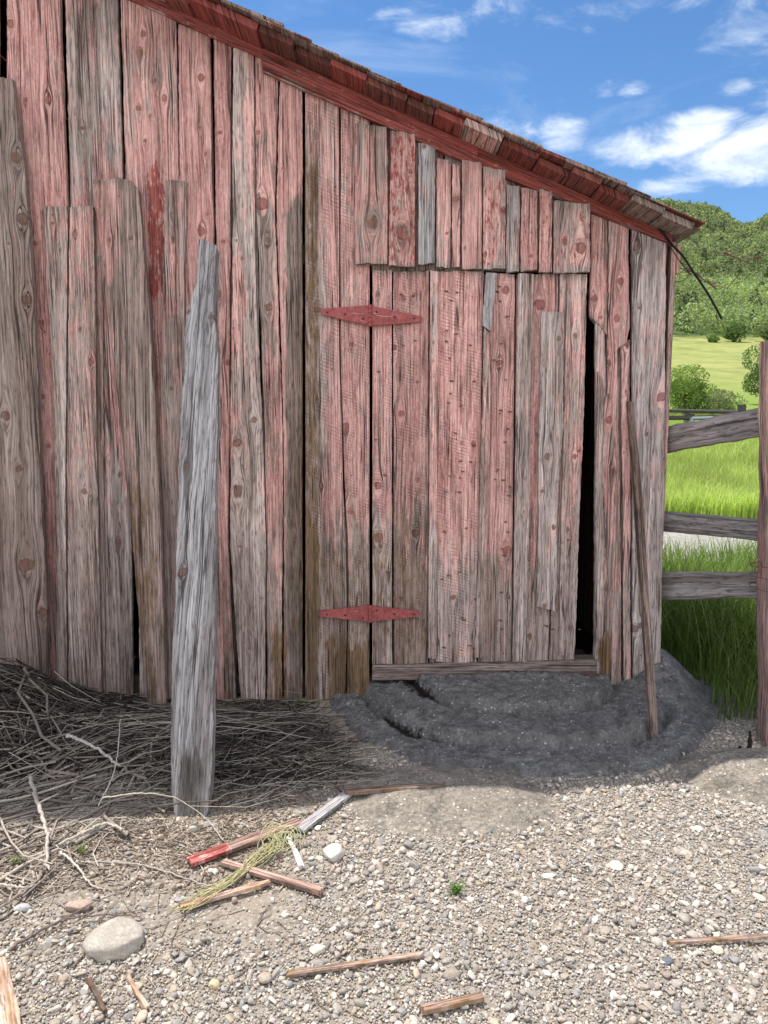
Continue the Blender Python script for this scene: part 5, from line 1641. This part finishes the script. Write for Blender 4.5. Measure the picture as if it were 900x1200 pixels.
wc = (.12, .075, .055)
wires(bwire, [[(783, 311), (800, 315), (812, 318), (825, 328), (835, 332), (845, 336), (852, 338)], [(786, 312), (805, 316), (818, 322), (830, 332), (840, 339)],
              [(783, 327), (792, 330), (800, 329), (806, 324), (807, 315), (800, 308)], [(785, 290), (796, 304), (806, 316), (822, 326), (836, 335)],
              [(840, 297, 3.7), (850, 296, 3.7), (862, 301, 3.65), (875, 306, 3.6), (890, 300, 3.6), (905, 298, 3.6)], [(842, 299, 3.7), (856, 300, 3.7), (870, 303, 3.65), (882, 303, 3.6), (895, 305, 3.6)],
              [(852, 338, 3.9), (862, 326, 3.85), (868, 316, 3.8), (866, 304, 3.75), (850, 297, 3.7)]], .0022, wc)
rng = np.random.default_rng(8)
for (px, py) in ((806, 317), (828, 330), (838, 336), (850, 297), (862, 301), (876, 305), (889, 301), (818, 321)):
    for q in range(4):
        a = rng.uniform(0, 6.28)
        wires(bwire, [[(px - 3 * math.cos(a), py - 3 * math.sin(a), 3.8), (px, py, 3.79), (px + 3 * math.cos(a + .6), py + 3 * math.sin(a + .6), 3.8)]], .0016, wc, 6)
tag(bwire.build('barbed_wire', M_TWIG, origin=tuple(airp(786, 311, 3.9))), 'tangled rusty barbed wire strung from the barn corner towards the post', 'wire')
cb = Geo()
wires(cb, [[(770, 264, 3.84), (786, 285, 3.84), (800, 300, 3.8), (812, 318, 3.76), (830, 345, 3.72), (846, 374, 3.7)]], .0055, (.012, .012, .012), 40, sides=8)
wires(cb, [[(776, 272, 3.83), (786, 290, 3.82), (798, 308, 3.79), (810, 322, 3.76)]], .0025, (.05, .03, .025), 20)
tag(cb.build('cable', M_TWIG, origin=tuple(airp(786, 285, 3.84))), 'stiff black cable hanging free from under the eave', 'cable')

# far fence
ff = empty('field_fence', (15, 38, float(terr(15, 38))), 'distant dark rail fence crossing the green meadow', 'fence')


def bar(parent, name, p, q, r, k=6):
    g_ = Geo(); sp = np.linspace(np.array(p), np.array(q), 6)
    tubes(g_, sp[None], np.full((1, 6), r), np.array([[.075, .07, .068]]), k)
    top = sp[-1]
    return g_.build(name, M_TWIG, parent)


def F(px, py, D): return airp(px, py, D)


for (px, yb_, yt_, D, r_) in ((869, 497, 474, 36, .20), (803, 500, 484, 38, .13), (811, 500, 485, 38, .13), (760, 502, 482, 38, .13)):
    a = F(px, yb_ + 4, D); b_ = F(px + (2 if px == 803 else 0), yt_, D)
    bar(ff, 'fence_post', a, b_, r_)
for (x0, y0, x1, y1, D0, D1, r_) in ((740, 480, 869, 483, 38, 36, .10), (740, 490, 869, 489, 38, 36, .13), (740, 498, 810, 499, 38, 38, .05)):
    bar(ff, 'rail', F(x0, y0, D0), F(x1, y1, D1), r_)
gt = empty('metal_gate', tuple(F(840, 500, 35)), 'pale blue grey tube gate leaning in the distant fence', 'gate')
for (a, b_) in (((811, 489), (811, 500)), ((811, 490), (855, 489)), ((811, 495), (850, 494)), ((812, 499), (850, 498))):
    g_ = Geo(); sp = np.linspace(F(*a, 35), F(*b_, 35), 5)
    tubes(g_, sp[None], np.full((1, 5), .07), np.array([[.30, .34, .38]]), 6); g_.build('bar', M_TWIG, gt)

# tiny black stumps beside the rusty post
for (px, py, hpx, lb) in ((866, 893, 9, 'tiny charred stub beside the concrete lump'), (877, 892, 18, 'short charred stub next to the rusty post')):
    p = G(px, py - 3, .0); g_ = Geo()
    sp = spline([p, p + Vector((.002, 0, hpx / FOC * 3.2 * 1.0)), p + Vector((.0, 0, hpx / FOC * 3.2 * 1.9))], 12)
    rg = np.random.default_rng(px)
    tubes(g_, sp[None], (.014 * (1 + .5 * (rg.random(12) - .5)) * np.linspace(1.1, .35, 12))[None], np.array([[.02, .018, .016]]), 9)
    tag(g_.build('stump', M_TWIG, origin=tuple(p)), lb, 'stump')


# groups of look-alikes
for o in bpy.data.objects:
    c = o.get('category')
    g_ = {'stone': 'larger stones lying in the yard', 'wood scrap': 'scraps of wood on the ground', 'branch': 'single branches in and around the heap',
          'plank': 'planks leaning on the wall', 'weed': 'small weeds in the yard', 'concrete lump': 'concrete lumps in front of the step',
          'bush': 'bushes in the meadow', 'stump': 'charred stubs by the post'}.get(c)
    if g_: o['group'] = g_
